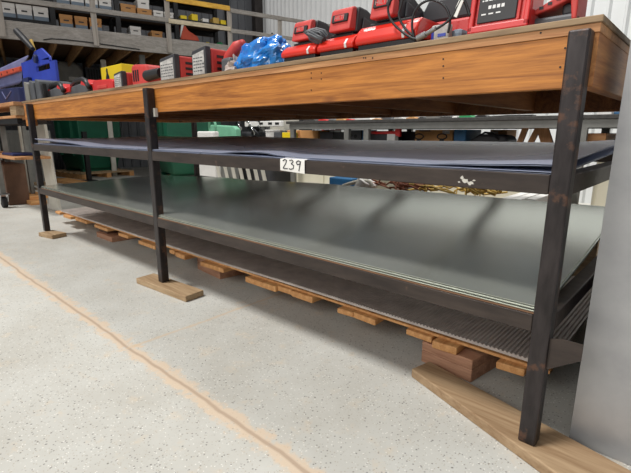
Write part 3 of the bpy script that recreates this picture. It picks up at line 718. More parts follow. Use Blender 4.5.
# red saw body with black handle
x0, x1 = xu(133, .16), xu(148, .16)
t = thing('cordless_saw', ((x0 + x1) / 2, .22, Z), 'dusty red cordless saw with black handle right of the yellow box', 'tool')
MB().prism([(x0, Z), (x1, Z), (x1 + .03, Z + .08), (x1, Z + .135), (x0 + .03, Z + .15), (x0, Z + .13)], .15, .30).build('motor_body', 'red_faded', t, bevel=.015)
MB().cyl((x1 + .01, .15, Z + .062), (xu(161, .14), .14, Z + .066), .034, 16, .028).build('grip', 'black', t, bevel=.004)
for k in range(3): MB().box(x0 + .03 + k * .03, x0 + .045 + k * .03, .147, .152, Z + .04, Z + .11).build('vent', 'black', t)
# red grinder between power pack and film wad
x0, x1 = xu(222, .2), xu(236, .2)
t = thing('angle_grinder', ((x0 + x1) / 2, .24, Z), 'small red grinder with grey head left of the blue bag', 'tool')
MB().tube([(x0 + .01, .22, Z + .045), (x0 + .05, .22, Z + .1), (x0 + .10, .23, Z + .15), (x0 + .15, .23, Z + .16)], [.03, .034, .03, .02], 14).build('grinder_body', 'red_faded', t, smooth=True)
MB().box(x0 + .07, x1 + .03, .14, .2, Z, Z + .085).build('gear_head', 'grey_plastic', t, bevel=.014)
MB().box(x0 + .16, x0 + .22, .25, .30, Z, Z + .15).build('green_tip', 'green_plastic', t, bevel=.012)
# yellow box
p = xu(103.5, .62); q = xu(124, .62)
t = thing('yellow_box', ((p + q) / 2, .72, Z), 'bright yellow box with small black emblem standing behind the tools', 'box')
MB().box(p, q, .62, .80, Z, at(118, 64, 1, .62).z).build('carton', 'yellow', t, bevel=.004)
za = at(110, 74, 1, .62).z; xc = xu(107.5, .62, za)
MB().prism([(xc - .04, za - .05), (xc + .04, za - .05), (xc + .035, za - .02), (xc + .015, za + .01), (xc + .012, za + .045), (xc - .008, za + .06), (xc - .022, za + .04), (xc - .018, za + .01), (xc - .035, za - .02)], .6185, .6205).build('emblem', 'black', t)
# flat red case and dark red tools at the left end of the bench top
x0, x1 = xu(92, .16), xu(113, .16)
t = thing('flat_red_case', ((x0 + x1) / 2, .25, Z), 'flat bright red plastic case in front of the yellow box', 'case')
MB().prism([(x0, Z), (x1, Z), (x1, Z + .075), (x1 - .05, Z + .09), (x0 + .03, Z + .10), (x0, Z + .08)], .16, .36).build('case_shell', 'red', t, bevel=.012)
MB().box(x0 + .1, x1 - .1, .155, .165, Z + .03, Z + .055).build('latch', 'red_faded', t, bevel=.004)
def impact(u0, u1, y, label, h=.09):
    x0, x1 = xu(u0, y), xu(u1, y); w = x1 - x0
    t = thing('power_tool', ((x0 + x1) / 2, y + .1, Z), label, 'tool', 'red and black tools at the left bench end')
    MB().prism([(x0, Z), (x0 + w * .8, Z), (x0 + w * .86, Z + h * .45), (x0 + w * .6, Z + h * .75), (x0 + w * .15, Z + h * .6)], y, y + .16).build('tool_body', 'grey_plastic', t, bevel=.012)
    MB().prism([(x0 + w * .02, Z + h * .28), (x0 + w * .25, Z + h * .3), (x0 + w * .3, Z + h * .68), (x0 + w * .05, Z + h * .62)], y - .01, y + .06).build('red_cheek', 'red', t, bevel=.008)
    MB().prism([(x0 + w * .60, Z + h * .6), (x0 + w * .9, Z + h * .4), (x0 + w * .96, Z + h * .6), (x0 + w * .8, Z + h * .9), (x0 + w * .62, Z + h * .86)], y + .0, y + .12).build('red_housing', 'red', t, bevel=.01)
    MB().tube([(x0 + w * .2, y + .03, Z + h * .72), (x0 + w * .4, y + .02, Z + h * .95), (x0 + w * .62, y + .02, Z + h * .98), (x0 + w * .8, y, Z + h * .8), (x0 + w * .92, y - .01, Z + h * .4)], .02, 8).build('handle', 'black', t, smooth=True)
    return t
impact(43, 67, .14, 'red and black power tool next to grey finned chargers', .13)
impact(64, 93, .16, 'red and black power tool left of the flat red case', .13)
# finned grey chargers at the left end
x0 = -4.735; w = xu(43, .08) - x0
for k in range(3):
    a = x0 + k * w / 3; t = thing('finned_charger', (a + w / 6, .25, Z), 'grey finned charger at the left bench end, %s of three from left' % ord_(k), 'charger', 'finned chargers at the left bench end')
    MB().prism([(a + .01, Z), (a + w / 3 - .02, Z), (a + w / 3 - .04, Z + .155), (a + .015, Z + .18)], .07, .36).build('charger_body', 'tank' if k == 0 else 'grey_plastic', t, bevel=.006)
    for j in range(4):
        MB().box(a + w / 3 - .035, a + w / 3 - .012, .09 + j * .06, .12 + j * .06, Z + .01, Z + .135).build('fin', 'rubber', t, bevel=.003)
x0 = max(-4.7, xu(46, .5)); x1 = xu(64, .5)
tag(MB().prism([(x0, Z), (x1, Z), (x1, Z + .19), (x1 - .1, Z + .22), (x0 + .1, Z + .21), (x0, Z + .14)], .5, .75).build('dark_case', 'dark_grey', bevel=.03), 'dark grey rounded case behind the red and black tools', 'case')

# ------------------------------------------------------------------ left: rolling table with the blue machine
x1 = at(28, 108, 1, .1).x; x1 = -5.35; x0 = -8.2; ya, yb = .12, .54
rt = thing('rolling_table', ((x0 + x1) / 2, .7, 0), 'wood topped rolling table with casters left of the long bench', 'table')
MB().box(x0, x1, ya, yb, 1.265, 1.305).build('tabletop', 'strip', rt, bevel=.004)
MB().box(x1 - .24, x1 - .02, ya + .02, ya + .1, 1.165, 1.2645).build('end_block', 'block', rt, bevel=.004)
MB().box(x0, x1 - .06, ya + .02, yb - .02, 1.135, 1.1645).build('under_board', 'strip', rt, bevel=.003)
MB().box(x0, x1 - .1, ya + .04, ya + .09, 1.075, 1.1345).box(x0, x1 - .1, yb - .09, yb - .04, 1.075, 1.1345).build('apron_frame', 'rack', rt)
MB().box(x0, -5.7, ya + .02, yb - .02, .67, .70).build('lower_shelf', 'strip', rt, bevel=.003)
for lx, ly in ((-6.66, ya + .06), (-7.4, yb - .08), (-8.1, ya + .06), (-8.1, yb - .08)):
    MB().box(lx - .03, lx + .03, ly - .03, ly + .03, .19, 1.0745).build('leg', 'grey_steel', rt, bevel=.004)
    pl = MB().box(lx - .07, lx + .07, ly - .06, ly + .06, .175, .1895).build('caster_plate', 'steel', rt, bevel=.003)
    MB().prism([(lx - .05, .175), (lx + .05, .175), (lx + .02, .07), (lx - .02, .07)], ly - .045, ly - .038).prism([(lx - .05, .175), (lx + .05, .175), (lx + .02, .07), (lx - .02, .07)], ly + .038, ly + .045).build('caster_fork', 'chrome', pl)
    MB().cyl((lx, ly - .03, .075), (lx, ly + .03, .075), .075, 24).build('wheel', 'rubber', pl, bevel=.01)
tag(MB().box(-8.0, -6.8, .26, .52, .0, .56).build('carton', 'brown', bevel=.01), 'dark brown carton on the floor under the rolling table', 'box')
tag(MB().box(-6.5, -6.0, .2, .5, .7005, .73).build('folded_cloth', 'navy', bevel=.01), 'folded dark blue cloth on the rolling table lower shelf', 'cloth')
# grey frames standing on the floor behind
t = thing('grey_cabinet', (-10.2, 1.75, 0), 'grey steel cabinet standing behind the rolling table', 'cabinet')
MB().box(-11.0, -9.4, 1.2, 1.7, .0, 1.02).build('cabinet_body', 'grey_steel', t, bevel=.01)
MB().box(-10.95, -10.22, 1.188, 1.1995, .05, .97).build('door', 'tank', t, bevel=.004)
MB().box(-10.18, -9.45, 1.188, 1.1995, .05, .97).build('door', 'tank', t, bevel=.004)

# blue machine
y = .32; ZB = 1.3055
def xz(u, v, yy=y): p = at(u, v, 1, yy); return (p.x, p.z)
bmx = thing('bending_machine', (-5.9, .6, ZB), 'blue metal bending machine with orange bar on the rolling table', 'machine')
fr = [xz(20, 65), (xz(31, 58)), xz(34, 51), xz(41, 48), xz(49, 56), xz(52, 57), xz(57, 59), xz(58, 79), (xz(58, 79)[0], ZB), (xz(23, 80)[0], ZB), xz(22, 78)]
lo, hi = xz(37, 70)[1], xz(37, 65)[1]
# side plate with a window slot: built as a ring of pieces
xs = [xz(36, 67)[0], xz(50, 67)[0]]; zs = [xz(43, 70.5)[1], xz(43, 64.5)[1]]
xlft, xrgt = xz(22, 70)[0], xz(55.8, 70)[0]
MB().box(xlft, xs[0], y, y + .022, ZB, xz(30, 60)[1]).box(xs[1], xrgt, y, y + .022, ZB, xz(54, 60)[1]).box(xs[0], xs[1], y, y + .022, ZB, zs[0]).box(xs[0], xs[1], y, y + .022, zs[1], xz(40, 60)[1]).build('side_plate', 'blue_paint', bmx)
MB().prism([xz(31, 60.3), xz(34, 51), xz(41, 48), xz(49, 56), xz(50, 60.3)], y, y + .022).build('peak_plate', 'blue_paint', bmx, bevel=.006)
p = at(37, 59, 1, y); MB().cyl((p.x, y - .03, p.z), (p.x, y + .01, p.z), .042, 24).build('pivot_knob', 'navy', bmx, bevel=.01)
MB().box(xlft, xrgt - .3, y + .055, y + .12, ZB, ZB + .16).build('base_frame', 'blue_paint', bmx, bevel=.01)
a, c = at(21, 68, 1, y + .1), at(-14, 84, 1, y + .1)
pts = [at(31, 53, 1, y + .1), at(-14, 74, 1, y + .1), at(-14, 92, 1, y + .1), at(22, 82, 1, y + .1), at(22, 66, 1, y + .1)]
MB().loft(pts, [q + Vector((-.3, .06, 0)) for q in pts]).build('sheet_cover', 'blue_cover', bmx, bevel=.02)
pts = [at(20, 66, 1, y + .06), at(-14, 75, 1, y + .06), at(-14, 82, 1, y + .06), at(19, 71, 1, y + .06)]
ob = MB().loft(pts, [q + Vector((0, .035, 0)) for q in pts]).build('orange_bar', 'orange_paint', bmx, bevel=.01)
for u, v in ((13, 70), (7, 72.3), (1.5, 74.5)):
    p = at(u, v, 1, y + .058); MB().cyl((p.x, p.y - .002, p.z), (p.x, p.y + .006, p.z), .014, 10).build('hole', 'black', ob)
MB().tube([at(16.5, 31, 1, y - .02), at(24, 39, 1, y - .02), at(33, 49, 1, y - .02)], [.034, .034, .022], 10).build('lever', 'rack', bmx, bevel=.004)
MB().tube([at(31, 40, 1, y + .02), at(34.3, 50, 1, y + .02)], .016, 8).build('handle_rod', 'straw', bmx)
pts = [at(22, 83.5, 1, y + .02), at(-10, 92, 1, y + .02)]
MB().prism([xz(20, 87, y + .02), xz(-14, 91, y + .02), (xz(-14, 91, y + .02)[0], ZB), (xz(20, 87, y + .02)[0], ZB)], y + .0, y + .09).build('tarp_skirt', 'navy', bmx, bevel=.01)
MB().tube([at(2, 92, 1, y - .004), at(6, 99, 1, y - .004), at(11, 91, 1, y - .004)], .006, 6).build('tarp_seam', 'blue_cover', bmx)
MB().box(xz(26, 80)[0], xz(32, 80)[0], y - .04, y - .001, ZB + .02, xz(29, 78)[1]).build('foot_bracket', 'navy', bmx, bevel=.006)

# white steel stand, leaning plank and floor timbers at the left end
b0 = at(29.5, 200, 2, 0)
for dx, m_ in ((-.05, 'white_paint'), (.10, 'grey_steel')):
    o = MB().box(b0.x + dx, b0.x + dx + .05, b0.y, b0.y + .05, .105, 1.07).build('leg', m_, rt, bevel=.004); o['label'] = 'white painted fixed leg' if dx < 0 else 'pale grey fixed leg'
MB().box(b0.x - .05, b0.x + .3, b0.y + .051, b0.y + .08, .16, .20).build('crossbar', 'white_paint', rt, bevel=.004)
tag(MB().box(b0.x - .18, b0.x + .42, b0.y - .1, b0.y + .14, .055, .1045).build('timber', 'slat', bevel=.006), 'upper light timber under the white leg of the rolling table', 'timber')
tag(MB().box(b0.x - .34, b0.x + .6, b0.y - .14, b0.y + .06, .0, .0545).build('timber', 'slat', bevel=.006), 'lower long light timber under the white leg of the rolling table', 'timber')
P0 = [at(50.5, 210, 1, .55), at(59, 210, 1, .55)]; P1 = [at(33.5, 118, 1, .55), at(42.5, 118, 1, .55)]
pts = [Vector((P0[0].x, .55, 0)), Vector((P0[1].x, .55, 0)), P1[1], P1[0]]
tag(MB().loft(pts, [q + Vector((0, .035, 0)) for q in pts]).build('leaning_plank', 'white_paint', bevel=.004), 'whitewashed plank leaning behind the left front leg of the bench', 'plank')

# ------------------------------------------------------------------ under the mezzanine
def tapered_bin(c, w, d, h, rot, label, z0=.13):
    t = thing('green_bin', (c[0], c[1], z0), label, 'bin', 'green steel bins')
    X = LB((c[0], c[1], z0)) @ Matrix.Rotation(rot, 4, 'Z')
    lo = [X @ Vector(p) for p in ((-w * .40, -d * .4, .06), (w * .40, -d * .4, .06), (w * .40, d * .4, .06), (-w * .40, d * .4, .06))]
    mid = [X @ Vector(p) for p in ((-w * .5, -d * .5, h * .5), (w * .5, -d * .5, h * .5), (w * .5, d * .5, h * .5), (-w * .5, d * .5, h * .5))]
    top = [X @ Vector(p) for p in ((-w * .5, -d * .5, h), (w * .5, -d * .5, h), (w * .5, d * .5, h), (-w * .5, d * .5, h))]
    MB().loft(lo, mid).loft(mid, top).build('hopper', 'green', t, bevel=.015)
    MB().box(-w * .53, w * .53, -d * .53, d * .53, h - .07, h + .001, X).build('rim', 'green', t, bevel=.01)
    for sx in (-.3, .3): MB().box(sx * w - .06, sx * w + .06, -d * .42, d * .42, 0, .0595, X).build('skid', 'green', t)
    for sx in (-.25, .25): MB().box(sx * w - .03, sx * w + .03, -d * .53 - .03, -d * .5, h * .3, h * .9, X).build('stiffener', 'green', t)
    return t
def pallet(c, w, d, rot, label):
    t = thing('wood_pallet', (c[0], c[1], 0), label, 'pallet', 'wood pallets under the bins')
    X = LB((c[0], c[1], 0)) @ Matrix.Rotation(rot, 4, 'Z')
    for i in range(3): MB().box(-w / 2, w / 2, -d / 2 + i * (d - .1) / 2, -d / 2 + .1 + i * (d - .1) / 2, 0, .1, X).build('stringer', 'slat', t)
    for i in range(6): MB().box(-w / 2 + i * (w - .12) / 5, -w / 2 + .12 + i * (w - .12) / 5, -d / 2, d / 2, .1, .128, X).build('deck_board', 'block', t)
    return t
c1 = at(84, 172, 2, .13); n1 = (c1.x - .45, c1.y + .35)
pallet(n1, 1.5, 1.2, PHI + R(20), 'wood pallet under the left green bin'); tapered_bin(n1, 1.12, .95, 1.2, PHI + R(20), 'large green steel bin seen left of the middle bench leg')
c2 = (-7.75, 3.65); pallet(c2, 1.4, 1.2, PHI, 'wood pallet under the right green bin'); tapered_bin(c2, 1.25, 1.05, 1.55, PHI, 'large green steel bin seen right of the middle bench leg')
tag(MB().box(c1.x + .3, c1.x + 2.0, c1.y - .75, c1.y - .45, 0, .06).build('timber', 'slat', bevel=.006), 'long pale timber lying on the floor before the left green bin', 'timber')
tag(MB().box(c1.x + .35, c1.x + 2.2, c1.y - 1.2, c1.y - .95, 0, .05).build('timber', 'board', bevel=.006), 'dusty timber on the floor nearest the long bench, before the green bins', 'timber')
p = at(89.5, 181, 2, 0)
st = thing('machine_stand', (p.x, p.y, 0), 'thin black steel stand post in front of the left green bin', 'stand')
MB().box(p.x - .045, p.x + .045, p.y - .04, p.y + .04, .02, 1.0).build('post', 'rack', st); MB().box(p.x - .14, p.x + .14, p.y - .12, p.y + .12, 0, .02).build('foot_plate', 'rack', st)
# grey tank and dark cabinet
a = atk(57, 60, -3.2); c = atk(82, 64, -3.2)
t = thing('grey_tank', MZ @ Vector((-3.6, (a.y + c.y) / 2, 0)), 'big grey plastic tank under the mezzanine behind the blue machine', 'tank')
MB().prism([(a.y - .1, 0), (c.y + .02, 0), (c.y + .02, a.z - .2), (c.y - .1, a.z - .03), (a.y + .05, a.z), (a.y - .1, a.z - .15)], -4.0, -3.2, 'yz', MZ).build('tank_body', 'tank', t, bevel=.05)
MB().box(-3.2, -3.185, a.y + .2, a.y + .5, a.z - .45, a.z - .36, MZ).build('data_plate', 'white_label', t)
a = atk(82.5, 66, -3.1); c = atk(101, 70, -3.1)
t = thing('dark_cabinet', MZ @ Vector((-3.5, (a.y + c.y) / 2, 0)), 'dark ribbed cabinet under the mezzanine right of the grey tank', 'cabinet')
MB().box(-3.8, -3.12, a.y + .06, c.y, 0, a.z, MZ).build('cabinet_body', 'dark_grey', t, bevel=.02)
for k in range(5): MB().box(-3.12, -3.10, a.y + .1 + k * (c.y - a.y - .1) / 5, a.y + .14 + k * (c.y - a.y - .1) / 5, .1, a.z - .06, MZ).build('rib', 'rack', t)
p = atk(-20, 70, -1.5)
tag(MB().box(-3.2, -1.8, -2.6, -.35, 0, 1.9, MZ).build('crate_stack', 'tank', bevel=.02), 'large grey crate under the mezzanine at the far left', 'crate')

# ------------------------------------------------------------------ background bench and its clutter
BY = 3.0; BX0, BX1 = -4.15, 1.3
bb = thing('steel_bench', (-1.5, 3.5, 0), 'grey steel bench with dark scarred top behind the long workbench', 'workbench')
MB().box(BX0, BX1, BY, 4.1, 1.10, 1.135).build('tabletop', 'slate', bb, bevel=.004)
MB().box(BX0 + .05, BX1 - .05, BY + .02, BY + .07, 1.03, 1.0995).box(BX0 + .05, BX1 - .05, 4.0, 4.05, 1.03, 1.0995).build('apron_rail', 'grey_steel', bb)
MB().box(BX0 + .05, BX1 - .05, BY + .06, 4.05, .82, .845).build('shelf', 'grey_steel', bb)
for lx in (BX0 + .06, xu(343, BY, 1.0), xu(362.5, BY, 1.0), -.6, .9):
    for ly in (BY + .02, 4.0): MB().box(lx, lx + .07, ly, ly + .05, 0, 1.0295).build('leg', 'grey_steel', bb)
SZ = .8455
for i, (a, c) in enumerate(((-4.2, -2.9), (-2.05, -.7), (-.45, .8))):  # pale boxes added so the lower sheets reflect something bright
    t = thing('added_pale_box', ((a + c) / 2, 3.5, 0), 'pale box added to brighten the sheets, under the steel bench shelf, %s from left' % ord_(i), 'cabinet', 'added pale boxes under the steel bench')
    MB().box(a, c, 3.14, 3.95, .02, .815).build('cabinet_body', 'cream', t, bevel=.01)
    for k in range(2): MB().box(a + .03 + k * (c - a) / 2, a + (c - a) / 2 - .02 + k * (c - a) / 2, 3.128, 3.1395, .06, .78).build('door', 'cream', t, bevel=.004)
def shelf_box(u0, u1, vtop, y, d, m, label, cat='box', name='carton', bevel=.006, z0=SZ, group=None, parts=None):
    a, c = xu(u0, y, 1.0), xu(u1, y, 1.0); zt = max(at((u0 + u1) / 2, vtop, 1, y).z, z0 + .03)
    o = MB().box(a, c, y, y + d, z0, min(zt, 1.02) if z0 == SZ else zt).build(name, m, bevel=bevel); tag(o, label, cat, group); return o, a, c, zt
t, a, c, zt = shelf_box(415, 453, 126, 3.3, .5, 'kraft', 'large brown carton on the steel bench shelf behind the red wrench')
MB().box(a + (c - a) * .12, a + (c - a) * .42, 3.297, 3.301, 1.0, 1.015).build('hand_hole', 'brown', t)
MB().box(a + (c - a) * .74, a + (c - a) * .92, 3.297, 3.301, .975, 1.01).build('shipping_label', 'white_label', t)
for u in (419, 442):
    p = at(u, 136.5, 1, 3.2); b = MB(); b.tube([(p.x + .055 * math.cos(k * math.pi / 8), 3.2, p.z + .028 * math.sin(k * math.pi / 8)) for k in range(16)], .007, 6, closed=True)
    b.box(p.x - .02, p.x + .02, 3.185, 3.215, SZ, p.z - .024)
    tag(b.build('ring_handle', 'rack'), 'black ring on a stub %s the large brown carton' % ('at the left of' if u == 419 else 'at the right front of'), 'ring')
shelf_box(454, 466, 125, 3.25, .4, 'blue_bin', 'tall blue plastic bin right of the large brown carton', 'bin', 'plastic_bin')
o, a, c, zt = shelf_box(490, 507, 125, 3.6, .3, 'kraft', 'small carton with white front on the steel bench shelf right side')
MB().box(a + .01, c - .09, 3.596, 3.6005, .92, 1.0).build('shipping_label', 'white_label', o)
t = thing('tool_bag', (xu(483, 3.3, .9), 3.45, SZ), 'dark slate rounded tool bag right of the blue bin', 'bag')
a, c = xu(468, 3.3, .93), xu(508, 3.3, .93)
MB().prism([(a, SZ), (c, SZ), (c, .92), (c - .05, .965), (a + .12, .975), (a, .9)], 3.3, 3.6).build('bag_body', 'dark_grey', t, bevel=.03)
xm = (a + c) / 2; MB().tube([(xm - .1, 3.32, .95), (xm - .03, 3.3, .99), (xm + .05, 3.3, .98), (xm + .12, 3.3, .92)], .012, 8).build('carry_handle', 'rack', t, smooth=True)
# red pipe wrench and neighbours
a, c = xu(371, 3.15, .96), xu(402, 3.15, .96); zc = at(386, 132.5, 1, 3.15).z
t = thing('pipe_wrench', ((a + c) / 2, 3.15, zc), 'long red pipe wrench lying on things on the steel bench shelf', 'wrench')
MB().box(a, c - .06, 3.14, 3.17, zc - .018, zc + .016).build('handle', 'red', t, bevel=.006)
MB().prism([(c - .09, zc - .03), (c - .02, zc - .05), (c - .02, zc + .06), (c - .05, zc + .065), (c - .09, zc + .03)], 3.13, 3.18).build('jaw', 'red', t, bevel=.008)
shelf_box(387, 395, 134, 3.12, .08, 'white', 'small white tub before the red wrench on the bench shelf', 'tub', 'tub')
tag(MB().box(a - .02, c - .15, 3.155, 3.4, SZ, zc - .0185).build('tool_tray', 'dark_grey', bevel=.01), 'dark tray holding up the red wrench on the bench shelf', 'tray')
tag(MB().box(a - .06, c + .05, 3.45, 3.8, SZ, 1.0).build('toolbox', 'dark_grey', bevel=.02), 'dark grey toolbox behind the red wrench', 'toolbox')
shelf_box(362, 368, 126, 3.3, .2, 'blue_bin', 'narrow blue bin left of the red wrench', 'bin', 'plastic_bin')
t, a, c, zt = shelf_box(344, 361, 126.5, 3.3, .25, 'grey_plastic', 'grey machine part with dark openings on the bench shelf', 'machine part', 'machine_part')
for k in range(3): MB().cyl((a + .05 + k * .07, 3.297, .96 - .01 * k), (a + .05 + k * .07, 3.301, .96 - .01 * k), .025, 10).build('opening', 'black', t)
# leaning timber lengths
for i, (ub, ut) in enumerate(((517, 523), (528, 536), (540, 535), (546, 541))):
    b0_, t0 = at(ub, 141, 1, 3.35), at(ut, 125.5, 1, 3.35); dz = .055
    k_ = (SZ - t0.z) / (b0_.z - t0.z); b0_ = t0 + (b0_ - t0) * k_
    pts = [b0_, b0_ + Vector((dz, 0, 0)), t0 + Vector((dz, 0, 0)), t0]
    tag(MB().loft(pts, [q + Vector((0, .04, 0)) for q in pts]).build('timber_offcut', 'orange_wood', bevel=.003), 'orange timber offcut propped on the bench shelf, %s from left' % ord_(i), 'timber', 'propped timber offcuts')
# left part of the shelf: bucket, yellow box, plank, pallet of light parts
o, a, c, zt = shelf_box(282, 292, 132.5, 3.15, .12, 'yellow', 'small yellow box on the steel bench shelf left end')
shelf_box(270, 281, 132, 3.2, .15, 'grey_plastic', 'grey tub between the white bucket and small yellow box', 'tub', 'tub')
shelf_box(287, 297, 128.5, 3.45, .1, 'slat', 'short pale plank behind the small yellow box', 'plank', 'plank')
shelf_box(297, 318, 130.5, 3.5, .3, 'kraft', 'pale cardboard tray right of the small yellow box', 'tray', 'tray')
shelf_box(320, 333, 132, 3.3, .3, 'dark_grey', 'dark metal bracket pile on the bench shelf', 'bracket', 'bracket')
for i, u in enumerate((324, 331)):
    o, a, c, zt = shelf_box(u - 2.5, u + 3, 127.5, 3.75, .15, 'white', 'white can with red top on the bench shelf, %s of two' % ('left' if i == 0 else 'right'), 'can', 'spray_can', group='white cans on the bench shelf')
    MB().box(a, c, 3.75, 3.9, 1.0201, 1.028).build('cap', 'red', o)
p = at(265, 137, 1, 3.1)
t = thing('bucket', (p.x, 3.25, .8), 'white plastic bucket at the left end of the steel bench', 'bucket')
t.location.z = 0
st = tag(MB().box(p.x - .25, p.x + .2, 3.05, 3.5, 0, .80).build('steel_drum', 'dark_grey', bevel=.05), 'dark square drum carrying the white bucket behind the workbench', 'drum')
MB().cyl((p.x, 3.25, .801), (p.x, 3.25, at(265, 130.5, 1, 3.25).z), .09, 20, .105).build('pail', 'white', t, bevel=.004)
MB().cyl((p.x, 3.25, at(265, 131.2, 1, 3.25).z), (p.x, 3.25, at(265, 129.8, 1, 3.25).z), .112, 20).build('lid', 'white', t, bevel=.003)
# scrap on top of the steel bench
random.seed(21); names = []
scraps = [(303, 316, 'slate'), (318, 327, 'red'), (328, 334, 'slate'), (336, 345, 'kraft'), (346, 353, 'red'), (355, 371, 'white'), (372, 380, 'kraft'), (381, 392, 'grey_plastic'), (394, 404, 'white_label'), (406, 416, 'kraft'), (418, 424, 'rack'), (426, 438, 'tank'), (440, 451, 'slate'), (452, 457, 'white'), (459, 473, 'green_plastic'), (475, 488, 'rack'), (489, 533, 'rack')]
desc = {'slate': 'dark scrap', 'red': 'red scrap', 'kraft': 'tan scrap', 'white': 'white scrap', 'grey_plastic': 'grey scrap', 'white_label': 'mottled pale scrap', 'rack': 'black scrap', 'tank': 'dull grey scrap', 'green_plastic': 'bright green strip'}
for i, (u0, u1, m_) in enumerate(scraps):
    y = BY + .06 + random.uniform(0, .1); a, c = xu(u0, y, 1.14), xu(u1, y, 1.14); h = random.uniform(.014, .04)
    poly = [(a, 1.1355), (c, 1.1355), (c - (c - a) * random.uniform(0, .3), 1.1355 + h * random.uniform(.5, 1)), (a + (c - a) * random.uniform(.2, .5), 1.1355 + h), (a, 1.1355 + h * random.uniform(.3, .9))]
    tag(MB().prism(poly, y, y + .12).build('scrap_piece', m_, bevel=.003), 'piece of %s on the steel bench top, number %s along from the left' % (desc[m_], 'one two three four five six seven eight nine ten eleven twelve thirteen fourteen fifteen sixteen seventeen'.split()[i]), 'scrap', 'scrap along the steel bench top')
# blue machine block and white carton beyond the right leg
shelf_box(594, 609, 118.5, 3.2, .3, 'white', 'white carton on the steel bench seen right of the right leg', z0=1.1355)
shelf_box(609, 640, 114, 3.3, .3, 'blue_bin', 'blue plastic bin on the steel bench at its right end', 'bin', 'plastic_bin', z0=1.1355)
tag(MB().box(xu(578, 3.12, .95), xu(606, 3.12, .95), 3.12, 3.6, SZ, .985).build('plank', 'strip', bevel=.006), 'pale plank on the steel bench shelf right of the right leg', 'plank')
tag(MB().box(-.25, 1.2, 3.7, 3.9, SZ, 1.0).build('white_crate', 'white', bevel=.01), 'white crate on the steel bench shelf at its right end', 'crate')

# mint green machine, dark engine parts and chrome bumper further back at left
p = at(222, 133, 1, 3.2)
t = thing('mint_machine', (p.x, 3.45, 0), 'mint green machine with open loop frame behind the bench', 'machine')
y = 3.2; a = at(208, 128, 1, y); c = at(236, 127, 1, y)
z1_, z2_ = at(236, 129, 1, y).z, at(233, 126, 1, y).z
MB().prism([(a.x, .86), (c.x, .86), (c.x, z1_), (c.x - .08, z2_), (a.x, at(208, 124.5, 1, y).z)], y, y + .10, 'xz').build('machine_body', 'mint', t, bevel=.02)
MB().box(a.x + .08, c.x - .08, y + .01, y + .09, 0, .86).build('pedestal', 'grey_steel', t)
q = [at(209.5, 127, 1, y), at(209.5, 121, 1, y), at(211.5, 119, 1, y), at(213.5, 119.5, 1, y), at(215.5, 124, 1, y), at(216.5, 133, 1, y)]
MB().tube(q, .022, 10).build('loop_frame', 'mint', t, smooth=True)
tag(MB().box(at(197, 135, 1, 2.8).x, at(214, 135, 1, 2.8).x, 2.8, 2.9, 0, at(205, 131.3, 1, 2.8).z).build('foam_crate', 'white', bevel=.02), 'white bulky bag like crate before the mint green machine', 'crate')
y = 4.2
t = thing('engine_stand', (at(258, 130, 1, y).x, 4.5, 0), 'dark engine on a stand with chrome bumper behind the bench', 'engine')
a, c = at(234, 130, 1, y).x, at(284, 130, 1, y).x
MB().box(a, c, y, y + .6, 0, .72).build('stand', 'rack', t)
MB().box(a, c, y + .05, y + .55, .7201, 1.0).build('engine_block', 'dark_grey', t, bevel=.04)
zc = at(260, 124, 1, y).z
MB().box(at(247, 124, 1, y).x, c, y - .06, y + .0, zc - .05, zc + .045).build('bumper', 'white', t, bevel=.012)
for u in (261, 270, 277): 
    q = at(u, 123.5, 1, y - .061); MB().box(q.x - .05, q.x + .05, y - .063, y - .058, q.z - .02, q.z + .02).build('bumper_slot', 'black', t)
random.seed(5)
for k in range(9):
    u = random.uniform(236, 258); v = random.uniform(121, 134); q = at(u, v, 1, y - .02)
    MB().tube([q, q + Vector((.1, -.04, .06)), q + Vector((.18, -.03, -.03)), q + Vector((.12, 0, -.1))], .02, 7).build('hose', 'chrome' if k % 3 == 0 else 'black', t, smooth=True)
MB().box(at(265, 119, 1, y).x, c - .1, y + .1, y + .5, 1.0001, at(270, 117, 1, y).z).build('air_cleaner', 'white_paint', t, bevel=.03)
tag(MB().box(at(280, 130, 1, 5.4).x, at(290, 130, 1, 5.4).x, 5.65, 6.1, 0, at(285, 117, 1, 5.4).z).build('black_cabinet', 'rack', bevel=.01), 'black cabinet right of the dark engine', 'cabinet')
tag(MB().box(-4.6, -3.0, 4.75, 5.2, 0, 1.02).build('grey_counter', 'grey_steel', bevel=.02), 'grey counter cabinet against the back wall', 'cabinet')

# ------------------------------------------------------------------ clutter behind the lower sheets
CR = thing('floor_crate', (-1.2, 2.1, 0), 'low wooden crate of scrap wire on the floor behind the workbench', 'crate')
x0, x1 = -2.0, -.15; zc = .40
MB().box(x0, x1, 1.85, 1.88, 0, zc).box(x0, x1, 2.5, 2.53, 0, zc).box(x0, x0 + .03, 1.88, 2.5, 0, zc).box(x1 - .03, x1, 1.88, 2.5, 0, zc).build('crate_wall', 'block', CR)
MB().box(x0 + .03, x1 - .03, 1.88, 2.5, .1, .36).build('crate_floor', 'brown', CR)
random.seed(9)
def wires(n, u0, u1, m_, label, v0=187, v1=194):
    b = MB()
    for k in range(n):
        u = random.uniform(u0, u1); y = random.uniform(1.92, 2.3); q = at(u, random.uniform(v0, v1) + (u - 375) * .04, 1, y)
        pts = []; d = Vector((random.uniform(-1, 1), random.uniform(-.4, .4), random.uniform(-.25, .25))) * .09
        for j in range(5): pts.append(q + d * (j - 2) + Vector((random.uniform(-.02, .02), random.uniform(-.02, .02), random.uniform(-.015, .015))))
        b.tube(pts, .008, 5)
        if k % 4 == 0: b.tube([q, Vector((q.x + random.uniform(-.03, .03), q.y, .34))], .006, 5)
    return tag(b.build('wire_scrap', m_, smooth=True), label, 'wire', kind='stuff')
